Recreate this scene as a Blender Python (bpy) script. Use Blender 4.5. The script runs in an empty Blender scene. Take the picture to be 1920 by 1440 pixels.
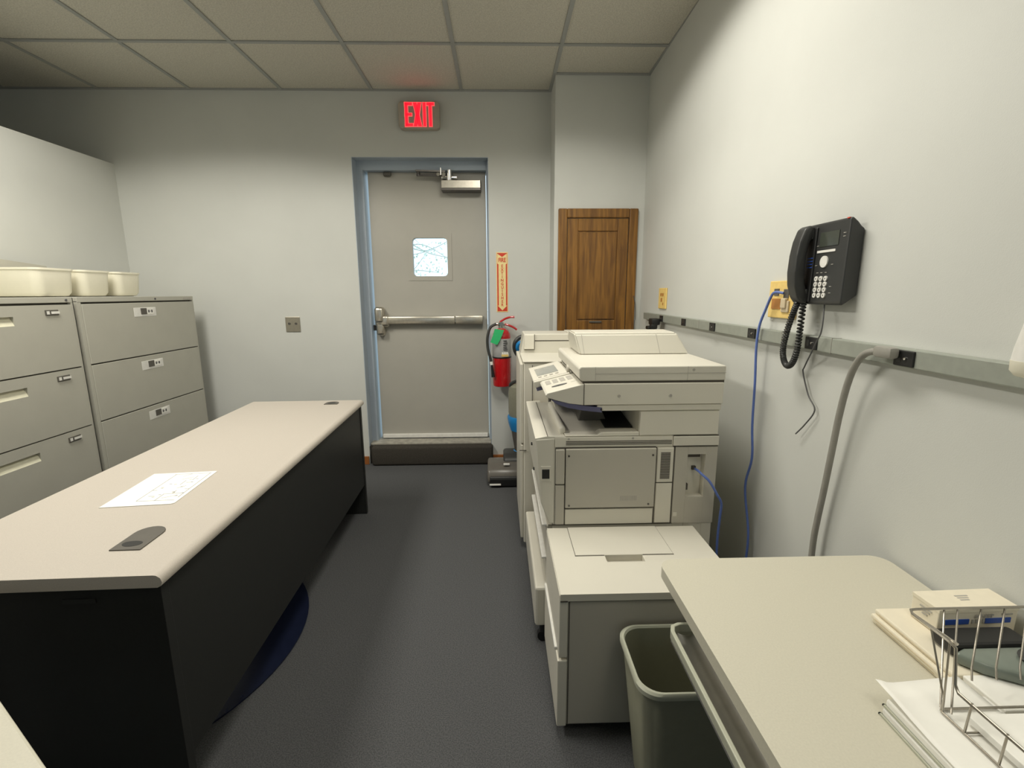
import bpy, bmesh, math, random
from mathutils import Vector, Matrix
random.seed(7)
S = bpy.context.scene
COL = S.collection

# ---------------------------------------------------------------- camera
F = 891.4
cd = bpy.data.cameras.new('camera')
cd.sensor_fit = 'HORIZONTAL'; cd.sensor_width = 36.0; cd.lens = F / 1920 * 36.0
cd.clip_start = 0.02; cd.clip_end = 200
cam = bpy.data.objects.new('camera', cd); COL.objects.link(cam)
def _R():
    th, ps, ro = -.1880, -.0257, -.0049
    cx, sx = math.cos(th), math.sin(th); cy, sy = math.cos(ps), math.sin(ps); cr, sr = math.cos(ro), math.sin(ro)
    B = Matrix(((1,0,0),(0,0,-1),(0,1,0)))
    Ry = Matrix(((cy,0,sy),(0,1,0),(-sy,0,cy)))
    Rxt = Matrix(((1,0,0),(0,cx,sx),(0,-sx,cx)))
    Rz = Matrix(((cr,-sr,0),(sr,cr,0),(0,0,1)))
    return Rz @ Rxt @ Ry @ B
R = _R()
m = Matrix.Identity(4)
for i in range(3):
    m[i][0] = R[0][i]; m[i][1] = -R[1][i]; m[i][2] = -R[2][i]
m[0][3], m[1][3], m[2][3] = 0, 0, 1.38
cam.matrix_world = m
S.camera = cam

# ---------------------------------------------------------------- exposure, world, lights
S.view_settings.view_transform = 'Standard'
S.view_settings.look = 'None'
S.view_settings.exposure = 0.0
S.view_settings.gamma = 1.0
S.view_settings.use_curve_mapping = False
S.cycles.max_bounces = 12; S.cycles.diffuse_bounces = 8
W = bpy.data.worlds.new('world'); S.world = W; W.use_nodes = True
bg = W.node_tree.nodes['Background']
bg.inputs[0].default_value = (.72, .90, 1.0, 1); bg.inputs[1].default_value = 1.5

CEIL = 2.817
def area(name, loc, sx, sy, power, color, rot=(0,0,0), spread=180, louvre=False):
    l = bpy.data.lights.new(name, 'AREA'); l.shape = 'RECTANGLE'; l.size = sx; l.size_y = sy
    l.energy = power; l.color = color; l.spread = math.radians(spread)
    if louvre:   # photometric curve of a parabolic-louvre fixture: wide, with a cut-off near the horizontal
        l.use_nodes = True; nt = l.node_tree; em = nt.nodes['Emission']; em.inputs['Color'].default_value = (*color, 1); l.color = (1, 1, 1)
        ge = nt.nodes.new('ShaderNodeNewGeometry'); dt = nt.nodes.new('ShaderNodeVectorMath'); dt.operation = 'DOT_PRODUCT'
        nt.links.new(ge.outputs['Incoming'], dt.inputs[0]); nt.links.new(ge.outputs['True Normal'], dt.inputs[1])
        ab = nt.nodes.new('ShaderNodeMath'); ab.operation = 'ABSOLUTE'; nt.links.new(dt.outputs['Value'], ab.inputs[0])
        mr = nt.nodes.new('ShaderNodeMapRange'); mr.interpolation_type = 'SMOOTHSTEP'
        mr.inputs['From Min'].default_value = .21; mr.inputs['From Max'].default_value = .32
        nt.links.new(ab.outputs[0], mr.inputs['Value'])
        mx = nt.nodes.new('ShaderNodeMath'); mx.operation = 'MAXIMUM'; mx.inputs[1].default_value = .33; nt.links.new(ab.outputs[0], mx.inputs[0])
        pw_ = nt.nodes.new('ShaderNodeMath'); pw_.operation = 'POWER'; pw_.inputs[1].default_value = -.25; nt.links.new(mx.outputs[0], pw_.inputs[0])
        ml = nt.nodes.new('ShaderNodeMath'); ml.operation = 'MULTIPLY'; nt.links.new(mr.outputs['Result'], ml.inputs[0]); nt.links.new(pw_.outputs[0], ml.inputs[1])
        nt.links.new(ml.outputs[0], em.inputs['Strength'])
    o = bpy.data.objects.new(name, l); COL.objects.link(o); o.location = loc; o.rotation_euler = rot
    return o
WARM = (1.0, .955, .85)
TROFFERS = [(.0615, 1.832, 28), (-1.862, 1.832, 44), (.6435, -.09, 5), (-1.862, -.732, 0)]  # the third is an unseen fill added to brighten the copier side
for (x, y, p) in TROFFERS:
    if p: area('troffer_lamp', (x, y, CEIL - .03), .50, 1.14, p, WARM, louvre=True)
area('added_cool_fill', (-.9, -4.4, 1.55), 1.5, 1.1, 3, (.70, .84, 1.0), (math.radians(90), 0, math.radians(180)))  # added cool fill lamp at the unseen rear window

# ---------------------------------------------------------------- materials
def mat(name, col, rough=.5, metal=0.0, var=.04, scale=40, bump=0.0, bscale=None, spec=None, emit=None, estr=1.0, alpha=None, trans=None, coat=None):
    M = bpy.data.materials.new(name); M.use_nodes = True
    nt = M.node_tree; b = nt.nodes['Principled BSDF']
    b.inputs['Roughness'].default_value = rough; b.inputs['Metallic'].default_value = metal
    tc = nt.nodes.new('ShaderNodeTexCoord')
    n = nt.nodes.new('ShaderNodeTexNoise'); n.inputs['Scale'].default_value = scale; n.inputs['Detail'].default_value = 4
    nt.links.new(tc.outputs['Object'], n.inputs['Vector'])
    r = nt.nodes.new('ShaderNodeValToRGB')
    lo = [max(0, c * (1 - var)) for c in col[:3]]; hi = [min(1, c * (1 + var)) for c in col[:3]]
    r.color_ramp.elements[0].color = (*lo, 1); r.color_ramp.elements[1].color = (*hi, 1)
    r.color_ramp.elements[0].position = .35; r.color_ramp.elements[1].position = .65
    nt.links.new(n.outputs['Fac'], r.inputs['Fac']); nt.links.new(r.outputs['Color'], b.inputs['Base Color'])
    if bump:
        n2 = nt.nodes.new('ShaderNodeTexNoise'); n2.inputs['Scale'].default_value = bscale or scale * 4; n2.inputs['Detail'].default_value = 3
        nt.links.new(tc.outputs['Object'], n2.inputs['Vector'])
        bp = nt.nodes.new('ShaderNodeBump'); bp.inputs['Strength'].default_value = bump; bp.inputs['Distance'].default_value = .002
        nt.links.new(n2.outputs['Fac'], bp.inputs['Height']); nt.links.new(bp.outputs['Normal'], b.inputs['Normal'])
    if spec is not None: b.inputs['Specular IOR Level'].default_value = spec
    if emit:
        b.inputs['Emission Color'].default_value = (*emit, 1); b.inputs['Emission Strength'].default_value = estr
    if alpha is not None: b.inputs['Alpha'].default_value = alpha
    if trans is not None: b.inputs['Transmission Weight'].default_value = trans
    if coat is not None: b.inputs['Coat Weight'].default_value = coat
    return M
def wood(name, c0, c1, rough=.4):
    M = bpy.data.materials.new(name); M.use_nodes = True; nt = M.node_tree; b = nt.nodes['Principled BSDF']
    b.inputs['Roughness'].default_value = rough
    tc = nt.nodes.new('ShaderNodeTexCoord'); mp = nt.nodes.new('ShaderNodeMapping'); mp.inputs['Scale'].default_value = (14, 14, 1.1)
    n = nt.nodes.new('ShaderNodeTexNoise'); n.inputs['Scale'].default_value = 3; n.inputs['Detail'].default_value = 8; n.inputs['Distortion'].default_value = .6
    nt.links.new(tc.outputs['Object'], mp.inputs['Vector']); nt.links.new(mp.outputs['Vector'], n.inputs['Vector'])
    r = nt.nodes.new('ShaderNodeValToRGB'); r.color_ramp.elements[0].color = (*c0, 1); r.color_ramp.elements[1].color = (*c1, 1)
    r.color_ramp.elements[0].position = .3; r.color_ramp.elements[1].position = .7
    nt.links.new(n.outputs['Fac'], r.inputs['Fac']); nt.links.new(r.outputs['Color'], b.inputs['Base Color'])
    return M
M = {}
M['wall'] = mat('wall_paint', (.60, .61, .58), .75, var=.015, scale=3, bump=.12, bscale=350)
M['tile'] = mat('ceiling_tile', (.56, .54, .47), .95, var=.13, scale=150, bump=.5, bscale=260)
M['grid'] = mat('ceiling_grid', (.34, .35, .34), .5, var=.02)
M['carpet'] = mat('carpet', (.096, .098, .102), .98, var=.30, scale=260, bump=1.0, bscale=500, spec=.1)
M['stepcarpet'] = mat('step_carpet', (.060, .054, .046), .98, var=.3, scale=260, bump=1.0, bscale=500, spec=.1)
M['doorpaint'] = mat('door_paint', (.42, .405, .36), .45, var=.02, scale=5)
M['jamb'] = mat('jamb_paint', (.40, .46, .53), .45, var=.02, scale=5)
M['steel'] = mat('brushed_steel', (.62, .58, .50), .32, 1.0, var=.05, scale=60)
M['chrome'] = mat('chrome', (.75, .73, .70), .15, 1.0, var=.02)
M['darksteel'] = mat('dark_steel', (.16, .15, .14), .4, .8)
M['sill'] = mat('worn_sill', (.36, .34, .29), .6, var=.2, scale=25)
M['oak'] = wood('dark_oak', (.11, .046, .008), (.29, .135, .022))
M['basewood'] = wood('base_wood', (.26, .085, .02), (.36, .13, .035))
M['cream'] = mat('copier_cream', (.66, .635, .555), .42, var=.01, scale=8)
M['cream2'] = mat('copier_panel', (.50, .475, .41), .5, var=.01, scale=8)
M['cream3'] = mat('copier_trim', (.72, .69, .60), .45, var=.01, scale=8)
M['seam'] = mat('seam', (.09, .08, .065), .8)  # dark strips put the shade of panel gaps into colour
M['black'] = mat('black_plastic', (.012, .012, .012), .45)
M['blk2'] = mat('dark_plastic', (.035, .036, .035), .42)
M['violet'] = mat('slate_blue', (.11, .11, .20), .45)
M['lcd'] = mat('lcd_glass', (.30, .31, .29), .12)
M['greyprint'] = mat('grey_print', (.42, .40, .36), .5)
M['ink'] = mat('ink', (.10, .10, .10), .7)
M['faint'] = mat('faint_ink', (.30, .30, .28), .7)
M['white'] = mat('white_plastic', (.78, .77, .73), .4)
M['paper'] = mat('paper', (.86, .85, .80), .8, var=.01)
M['ivory'] = mat('ivory_paper', (.78, .72, .58), .8, var=.02)
M['cab'] = mat('cabinet_paint', (.46, .45, .39), .5, var=.015, scale=10, bump=.2, bscale=500)
M['cabdark'] = mat('cabinet_gap', (.06, .055, .045), .7)
M['pull'] = mat('pull_cream', (.66, .64, .50), .5)
M['tub'] = mat('tub_plastic', (.80, .77, .64), .45, var=.01)
M['desktop'] = mat('desk_laminate', (.50, .455, .40), .5, var=.05, scale=400)
M['desk'] = mat('desk_charcoal', (.022, .023, .022), .42, var=.05, scale=200, spec=.25)
M['mat'] = mat('floor_mat', (.010, .014, .035), .22, var=.1, spec=.5)
M['grommet'] = mat('grommet', (.10, .092, .078), .5)
M['counter'] = mat('counter_laminate', (.57, .545, .45), .45, var=.03, scale=300)
M['edge'] = mat('counter_edge', (.46, .44, .35), .5)
M['bin'] = mat('bin_plastic', (.25, .25, .185), .5, var=.02)
M['binrim'] = mat('bin_rim', (.44, .45, .36), .4, var=.02)
M['alu'] = mat('alu_pull', (.62, .61, .58), .28, .9)
M['rail'] = mat('rail_metal', (.33, .35, .31), .45, .2)
M['yellow'] = mat('aged_yellow', (.80, .58, .20), .5, var=.05)
M['amber'] = mat('amber_jack', (.45, .20, .05), .5)
M['beige'] = mat('beige_plastic', (.60, .50, .34), .5)
M['blue'] = mat('blue_cable', (.11, .18, .50), .45)
M['conduit'] = mat('grey_cable', (.30, .29, .26), .45)
M['red'] = mat('red_enamel', (.50, .008, .012), .25, coat=.5)
M['lblgrey'] = mat('label_grey', (.40, .40, .40), .5)
M['green'] = mat('green_tag', (.03, .50, .17), .6)
M['signred'] = mat('sign_red', (.62, .05, .02), .6)
M['signyel'] = mat('sign_yellow', (.86, .70, .33), .6)
M['exitbody'] = mat('exit_housing', (.42, .37, .30), .5)
M['exitglow'] = mat('exit_glow', (.6, .01, .02), .5, emit=(1.0, .012, .03), estr=1.15)
M['exithalo'] = mat('exit_halo', (.6, .05, .05), .5, emit=(1.0, .14, .13), estr=.9)
M['vblue'] = mat('vacuum_blue', (.02, .25, .62), .3)
M['vgrey'] = mat('vacuum_grey', (.13, .12, .105), .3)
M['vclear'] = mat('vacuum_tank', (.24, .235, .18), .15)
M['vsmoke'] = mat('smoked_tank', (.11, .10, .09), .15)
M['labelblue'] = mat('label_blue', (.03, .09, .40), .5)
M['smoke'] = mat('smoke_plastic', (.18, .21, .18), .2)
M['lens'] = mat('lamp_lens', (.9, .9, .85), .5, emit=(1, .95, .82), estr=2.0)
M['wire'] = mat('wire_chrome', (.42, .39, .34), .25, .9)
M['phonelcd'] = mat('phone_lcd', (.055, .062, .050), .15)
M['glass'] = mat('pane_glass', (.95, .98, 1.0), .02, trans=1.0, var=0)
M['glare_leaf'] = mat('glare_leaf', (.70, .85, .75), .7, var=.2)  # pale green paints in the overexposed daylight outside
M['glare_bark'] = mat('glare_bark', (.55, .60, .55), .8, var=.2)  # lightened so the branches look washed out by glare
M['outdoor'] = mat('outdoor_ground', (.45, .45, .40), .9, var=.2)
def glass_fix():
    nt = M['glass'].node_tree; out = nt.nodes['Material Output']
    t = nt.nodes.new('ShaderNodeBsdfTransparent'); g = nt.nodes.new('ShaderNodeBsdfGlossy'); g.inputs['Roughness'].default_value = .03
    fr = nt.nodes.new('ShaderNodeFresnel'); fr.inputs[0].default_value = 1.45
    mx = nt.nodes.new('ShaderNodeMixShader')
    nt.links.new(fr.outputs[0], mx.inputs[0]); nt.links.new(t.outputs[0], mx.inputs[1]); nt.links.new(g.outputs[0], mx.inputs[2])
    nt.links.new(mx.outputs[0], out.inputs['Surface'])
glass_fix()

# ---------------------------------------------------------------- geometry helpers
class B:
    """collects shapes, .out() links them as one mesh object"""
    def __init__(s): s.bm = bmesh.new()
    def _merge(s, b2, mtx=None):
        if mtx is not None: bmesh.ops.transform(b2, matrix=mtx, verts=b2.verts)
        me = bpy.data.meshes.new('tmp'); b2.to_mesh(me); b2.free(); s.bm.from_mesh(me); bpy.data.meshes.remove(me)
    def box(s, x0, x1, y0, y1, z0, z1, bev=0.0, seg=2, rot=None, mtx=None):
        b2 = bmesh.new(); bmesh.ops.create_cube(b2, size=1)
        for v in b2.verts:
            v.co = Vector(((x0+x1)/2 + v.co.x*(x1-x0), (y0+y1)/2 + v.co.y*(y1-y0), (z0+z1)/2 + v.co.z*(z1-z0)))
        if bev > 0:
            bev = min(bev, .49*min(abs(x1-x0), abs(y1-y0), abs(z1-z0)))
            bmesh.ops.bevel(b2, geom=list(b2.edges), offset=bev, segments=seg, affect='EDGES', profile=.5)
        if rot is not None:
            c = Vector(((x0+x1)/2, (y0+y1)/2, (z0+z1)/2)); mtx = Matrix.Translation(c) @ rot.to_4x4() @ Matrix.Translation(-c)
        s._merge(b2, mtx); return s
    def prism(s, pts, axis, a0, a1, bev=0.0, seg=2, mtx=None):
        """pts 2D polygon; axis 'x': pts=(y,z); 'y': pts=(x,z); 'z': pts=(x,y)"""
        b2 = bmesh.new()
        def P(p, a): return {'x': (a, p[0], p[1]), 'y': (p[0], a, p[1]), 'z': (p[0], p[1], a)}[axis]
        v0 = [b2.verts.new(P(p, a0)) for p in pts]; v1 = [b2.verts.new(P(p, a1)) for p in pts]
        n = len(pts); b2.faces.new(v0); b2.faces.new(v1[::-1])
        for i in range(n): b2.faces.new((v0[i], v1[i], v1[(i+1) % n], v0[(i+1) % n]))
        bmesh.ops.recalc_face_normals(b2, faces=b2.faces)
        if bev > 0: bmesh.ops.bevel(b2, geom=list(b2.edges), offset=bev, segments=seg, affect='EDGES', profile=.5)
        s._merge(b2, mtx); return s
    def cyl(s, c, r, h, axis='z', seg=24, r2=None, bev=0, mtx=None):
        b2 = bmesh.new(); bmesh.ops.create_cone(b2, cap_ends=True, segments=seg, radius1=r, radius2=r if r2 is None else r2, depth=h)
        if bev: bmesh.ops.bevel(b2, geom=[e for e in b2.edges if len(e.link_faces) == 2 and any(len(f.verts) > 4 for f in e.link_faces)], offset=bev, segments=2, affect='EDGES')
        rot = {'z': Matrix.Identity(4), 'x': Matrix.Rotation(math.pi/2, 4, 'Y'), 'y': Matrix.Rotation(-math.pi/2, 4, 'X')}[axis]
        mm = Matrix.Translation(Vector(c)) @ rot
        if mtx is not None: mm = mtx @ mm
        s._merge(b2, mm); return s
    def lathe(s, prof, c, seg=28, sy=1.0, mtx=None):
        b2 = bmesh.new(); rings = []
        for r, z in prof:
            rings.append([b2.verts.new((c[0]+r*math.cos(2*math.pi*i/seg), c[1]+sy*r*math.sin(2*math.pi*i/seg), c[2]+z)) for i in range(seg)])
        for a, b_ in zip(rings, rings[1:]):
            for i in range(seg): b2.faces.new((a[i], a[(i+1) % seg], b_[(i+1) % seg], b_[i]))
        b2.faces.new(rings[0][::-1]); b2.faces.new(rings[-1])
        s._merge(b2, mtx); return s
    def tube(s, pts, r, seg=8, smooth=6, closed=False):
        P = [Vector(p) for p in pts]
        if smooth > 1 and len(P) > 2:
            Q = []; n = len(P)
            rng = range(n if closed else n-1)
            for i in rng:
                if closed: p0, p1, p2, p3 = P[(i-1) % n], P[i], P[(i+1) % n], P[(i+2) % n]
                else: p0, p1, p2, p3 = P[max(i-1, 0)], P[i], P[i+1], P[min(i+2, n-1)]
                for k in range(smooth):
                    t = k/smooth
                    Q.append(.5*((2*p1)+(-p0+p2)*t+(2*p0-5*p1+4*p2-p3)*t*t+(-p0+3*p1-3*p2+p3)*t**3))
            if not closed: Q.append(P[-1])
            P = Q
        b2 = bmesh.new(); rings = []; n = len(P)
        rr = (lambda i: r(i/(n-1))) if callable(r) else (lambda i: r)
        up = None
        for i in range(n):
            if closed: t = (P[(i+1) % n]-P[i-1]).normalized()
            else: t = (P[min(i+1, n-1)]-P[max(i-1, 0)]).normalized()
            if up is None: up = t.orthogonal().normalized()
            up = (up - t*up.dot(t)); up = up.normalized() if up.length > 1e-6 else t.orthogonal().normalized()
            bi = t.cross(up)
            rings.append([b2.verts.new(P[i] + (up*math.cos(2*math.pi*k/seg)+bi*math.sin(2*math.pi*k/seg))*rr(i)) for k in range(seg)])
        pairs = list(zip(rings, rings[1:])) + ([(rings[-1], rings[0])] if closed else [])
        for a, b_ in pairs:
            for k in range(seg): b2.faces.new((a[k], a[(k+1) % seg], b_[(k+1) % seg], b_[k]))
        if not closed: b2.faces.new(rings[0][::-1]); b2.faces.new(rings[-1])
        s._merge(b2); return s
    def quad(s, *pts):
        vs = [s.bm.verts.new(p) for p in pts]; s.bm.faces.new(vs); return s
    def outs(s, name, m, parent=None, smooth=False, label=None):
        """one object for each separate piece"""
        bm = s.bm; bm.verts.ensure_lookup_table(); seen = set(); made = []
        for v0 in list(bm.verts):
            if v0 in seen: continue
            st = [v0]; seen.add(v0); comp = []
            while st:
                v = st.pop(); comp.append(v)
                for e in v.link_edges:
                    o = e.other_vert(v)
                    if o not in seen: seen.add(o); st.append(o)
            q = B(); mp = {v: q.bm.verts.new(v.co) for v in comp}
            for f in {f for v in comp for f in v.link_faces}: q.bm.faces.new([mp[v] for v in f.verts])
            made.append(q.out(name, m, parent, smooth, label))
        bm.free(); return made
    def out(s, name, m, parent=None, smooth=False, label=None):
        bmesh.ops.recalc_face_normals(s.bm, faces=s.bm.faces)
        me = bpy.data.meshes.new(name); s.bm.to_mesh(me); s.bm.free()
        if smooth:
            me.polygons.foreach_set('use_smooth', [True]*len(me.polygons))
            try: me.set_sharp_from_angle(angle=math.radians(40))
            except Exception: pass
        me.materials.append(m if not isinstance(m, str) else M[m])
        o = bpy.data.objects.new(name, me); COL.objects.link(o)
        if parent is not None: o.parent = parent
        if label: o['label'] = label
        return o
def tag(o, label, cat, group=None, kind=None):
    o['label'] = label; o['category'] = cat
    if group: o['group'] = group
    if kind: o['kind'] = kind
    return o
def thing(name, loc, label, cat, rotz=0, group=None):
    o = bpy.data.objects.new(name, None); COL.objects.link(o); o.location = loc; o.rotation_euler = (0, 0, rotz)
    o.empty_display_size = .1
    return tag(o, label, cat, group)
def keep(o, parent):   # parent in place (geometry was written in world coordinates)
    bpy.context.view_layer.update()
    o.parent = parent; o.matrix_parent_inverse = parent.matrix_world.inverted()
    return o
class T:
    """a thing whose parts are written in world coordinates"""
    def __init__(s, name, loc, label, cat, group=None):
        s.o = thing(name, loc, label, cat, 0, group); s.off = Vector(loc)
    def parts(s, b, name, m, parent=None, smooth=False, label=None):
        bmesh.ops.translate(b.bm, verts=b.bm.verts, vec=-s.off)
        return b.outs(name, m, parent or s.o, smooth, label)
    def part(s, b, name, m, parent=None, smooth=False, label=None):
        bmesh.ops.translate(b.bm, verts=b.bm.verts, vec=-s.off)
        return b.out(name, m, parent or s.o, smooth, label)
def struct(b, name, m, parent=None, smooth=False):
    o = b.out(name, m, parent, smooth)
    if parent is None: o['kind'] = 'structure'
    return o
def textmesh(txt, size, depth=.0008, bold=.0, sx=1.0):
    cu = bpy.data.curves.new('t', 'FONT'); cu.body = txt; cu.size = size; cu.extrude = depth; cu.offset = bold
    cu.align_x = 'CENTER'; cu.align_y = 'CENTER'; cu.resolution_u = 3
    o = bpy.data.objects.new('t', cu); COL.objects.link(o)
    dg = bpy.context.evaluated_depsgraph_get(); dg.update()
    me = bpy.data.meshes.new_from_object(o.evaluated_get(dg))
    bpy.data.objects.remove(o); bpy.data.curves.remove(cu)
    b = B(); b.bm.from_mesh(me); bpy.data.meshes.remove(me)
    if sx != 1: bmesh.ops.scale(b.bm, vec=(sx, 1, 1), verts=b.bm.verts)
    return b
def wallX(y): return .96 + .02*y      # the right wall runs at a slight angle
RW = Matrix.Rotation(math.atan(-.02), 3, 'Z')

# ================================================================= SETTING
YB = 3.775
b = B(); b.box(-4.3, 1.3, -4.6, 4.2, -.1, 0); struct(b, 'floor', 'carpet')
b = B(); b.box(-4.3, 1.3, -4.6, 4.2, CEIL+.004, CEIL+.1); ceil = struct(b, 'ceiling', 'tile')
b = B()
for k in range(-6, 3): b.box(-.258+k*.641-.012, -.258+k*.641+.012, -4.55, YB, CEIL-.002, CEIL+.003)
for k in range(0, 12): b.box(-4.3, 1.05, 3.112-k*.641-.012, 3.112-k*.641+.012, CEIL-.0025, CEIL+.003)
b.box(-4.3, 1.05, YB-.025, YB, CEIL-.003, CEIL+.003); b.box(.38, 1.05, 3.475, 3.5, CEIL-.003, CEIL+.003)
struct(b, 'ceiling_grid', 'grid', ceil)
# back wall with the deep door opening
OX0, OX1, OZ = -1.079, -.072, 2.373
b = B()
b.box(-4.3, OX0, YB, 4.05, 0, CEIL+.004); b.box(OX1, .5, YB, 4.05, 0, CEIL+.004); b.box(OX0, OX1, YB, 4.05, OZ, CEIL+.004)
struct(b, 'wall_back', 'wall')
b = B(); b.box(.393, 1.2, 3.5, YB+.02, 0, CEIL+.004); struct(b, 'wall_corner', 'wall')
b = B(); b.prism([(wallX(-4.6), -4.6), (1.3, -4.6), (1.3, 3.6), (wallX(3.6), 3.6)], 'z', 0, CEIL+.004); struct(b, 'wall_right', 'wall')
b = B(); b.box(-2.92, -2.795, -4.56, YB+.01, 0, 2.322, .004); struct(b, 'wall_left', 'wall')
b = B(); b.box(-4.3, -4.2, -4.6, YB+.01, 0, CEIL+.004); struct(b, 'wall_far_left', 'wall')
# wall behind the camera; its unseen window is added for cool light
b = B(); b.box(-4.3, -1.7, -4.7, -4.55, 0, CEIL+.004); b.box(-.1, 1.3, -4.7, -4.55, 0, CEIL+.004)
b.box(-1.7, -.1, -4.7, -4.55, 0, .95); b.box(-1.7, -.1, -4.7, -4.55, 2.15, CEIL+.004); struct(b, 'wall_front', 'wall')
b = B()
for (x0, x1, z0, z1) in ((-1.7, -1.65, .95, 2.15), (-.15, -.1, .95, 2.15), (-1.65, -.15, .95, 1.0), (-1.65, -.15, 2.1, 2.15), (-.92, -.88, 1.0, 2.1)):
    b.box(x0, x1, -4.66, -4.58, z0, z1, .003)
win = struct(b, 'added_window_1', 'white')
# baseboards
b = B(); b.box(-2.79, OX0-.005, YB-.016, YB-.001, 0, .068, .003); b.box(OX1+.002, .39, YB-.016, YB-.001, 0, .068, .003); struct(b, 'baseboard_back', 'basewood')

# door 1 : painted steel exit door
b = B()
jy = 3.875
b.box(OX0-.001, OX0+.004, YB+.001, jy, .15, OZ); b.box(OX1-.004, OX1+.001, YB+.001, jy, .15, OZ); b.box(OX0, OX1, YB+.001, jy, OZ-.004, OZ+.001)
b.box(OX0+.001, -1.028, jy, 4.04, .12, OZ-.001, .002); b.box(-.092, OX1-.001, jy, 4.04, .12, OZ-.001, .002); b.box(-1.028, -.092, jy, 4.04, 2.305, OZ-.001, .002)
struct(b, 'trim_1', 'jamb')
dY = 3.93
b = B(); WX0, WX1, WZ0, WZ1 = -.684, -.409, 1.520, 1.816
DX0, DX1, DZ0, DZ1 = -1.005, -.098, .178, 2.302
# slab with a rounded window hole, made of strips around an 8 mm-radius opening
def rr(x0, x1, z0, z1, r, n=5):
    pts = []
    for cx, cz, a0 in ((x1-r, z0+r, -90), (x1-r, z1-r, 0), (x0+r, z1-r, 90), (x0+r, z0+r, 180)):
        for k in range(n+1):
            a = math.radians(a0+90*k/n); pts.append((cx+r*math.cos(a), cz+r*math.sin(a)))
    return pts
def plate_with_hole(bb, outer, hole, y0, y1):
    """outer rect (x0,x1,z0,z1); hole polygon from rr(); n points per corner equal"""
    x0, x1, z0, z1 = outer; n = len(hole)//4; bm = bb.bm
    oc = [(x1, z0), (x1, z1), (x0, z1), (x0, z0)]
    F_ = {}
    for yy in (y0, y1):
        H = [bm.verts.new((p[0], yy, p[1])) for p in hole]; O = [bm.verts.new((p[0], yy, p[1])) for p in oc]
        F_[yy] = (H, O)
        for c in range(4):
            for k in range(n-1): bm.faces.new((O[c], H[c*n+k], H[c*n+k+1]))
            bm.faces.new((O[c], H[c*n+n-1], H[(c*n+n) % len(H)], O[(c+1) % 4]))
    H0, O0 = F_[y0]; H1, O1 = F_[y1]
    for i in range(len(H0)): bm.faces.new((H0[i], H0[(i+1) % len(H0)], H1[(i+1) % len(H0)], H1[i]))
    for i in range(4): bm.faces.new((O0[i], O0[(i+1) % 4], O1[(i+1) % 4], O1[i]))
plate_with_hole(b, (DX0, DX1, DZ0, DZ1), rr(WX0, WX1, WZ0, WZ1, .03), dY, dY+.045)
door = struct(b, 'door_1', 'doorpaint')
b = B(); plate_with_hole(b, (WX0-.035, WX1+.035, WZ0-.035, WZ1+.035), rr(WX0, WX1, WZ0, WZ1, .03), dY-.004, dY+.001); b.out('window_frame', 'doorpaint', door)
b = B(); b.box(WX0-.01, WX1+.01, dY+.018, dY+.026, WZ0-.01, WZ1+.01); b.out('window_pane', 'glass', door)
# panic bar
b = B(); zb = 1.175
b.box(-1.00, -.925, dY-.078, dY, 1.150, 1.280, .024, 4); b.box(-1.0, -.885, dY-.070, dY-.005, 1.120, 1.215, .024, 4); b.box(-.992, -.925, dY-.07, dY, 1.050, 1.17, .022, 4)
b.out('latch_case', 'steel', door, True)
b = B(); b.box(-.92, -.36, dY-.062, dY-.012, zb-.034, zb+.026, .006); bar = b.out('push_bar', 'steel', door, True)
b = B(); b.box(-.352, -.132, dY-.066, dY-.006, zb-.036, zb+.030, .006); b.box(-.36, -.352, dY-.05, dY-.01, zb-.02, zb+.02); b.out('bar_end_cap', 'steel', door, True)
b = B(); b.box(-1.022, -.996, dY-.03, dY-.004, 1.09, 1.135, .003); b.out('strike', 'black', door)
# closer
b = B(); b.box(-.432, -.13, dY-.10, dY-.004, 2.150, 2.226, .006); cl = b.out('closer_body', 'darksteel', door)
b = B(); b.box(-.428, -.134, dY-.106, dY-.099, 2.168, 2.224, .002); b.out('closer_cover', 'steel', cl)
b = B(); b.cyl((-.37, dY-.055, 2.255), .028, .05); b.cyl((-.37, dY-.055, 2.29), .022, .03); b.box(-.43, -.31, dY-.08, dY-.03, 2.236, 2.262, .006); b.out('closer_spindle', 'chrome', cl, True)
b = B()
b.box(-.62, -.36, dY-.065, dY-.05, 2.262, 2.274); b.box(-.62, -.40, dY-.10, dY-.085, 2.285, 2.296, rot=Matrix.Rotation(.12, 3, 'Z')); b.cyl((-.605, dY-.06, 2.28), .013, .035)
b.out('closer_arm', 'darksteel', cl)
b = B(); b.cyl((-.452, dY-.09, 2.268), .013, .012, 'y'); b.cyl((-.41, dY-.09, 2.268), .013, .012, 'y'); b.cyl((-.432, dY-.09, 2.288), .007, .05); b.outs('closer_screw', 'chrome', cl, True)
b = B(); b.box(-.88, -.82, dY-.03, dY-.002, 2.27, 2.30, .008); b.out('door_stop', 'grommet', door)
b = B(); b.box(DX0+.01, DX1-.01, dY-.022, dY, .180, .212, .003); b.out('door_sweep', 'white', door)
# threshold and carpeted step
b = B(); b.box(OX0+.004, OX1-.004, 3.80, 4.04, .150, .170, .006); struct(b, 'trim_2', 'sill')
b = B(); b.box(-1.052, -.062, 3.715, 3.80, 0, .162, .022, 3); b.box(OX0+.004, OX1-.004, 3.79, 4.04, 0, .150); struct(b, 'floor_step', 'stepcarpet', smooth=True)
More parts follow.
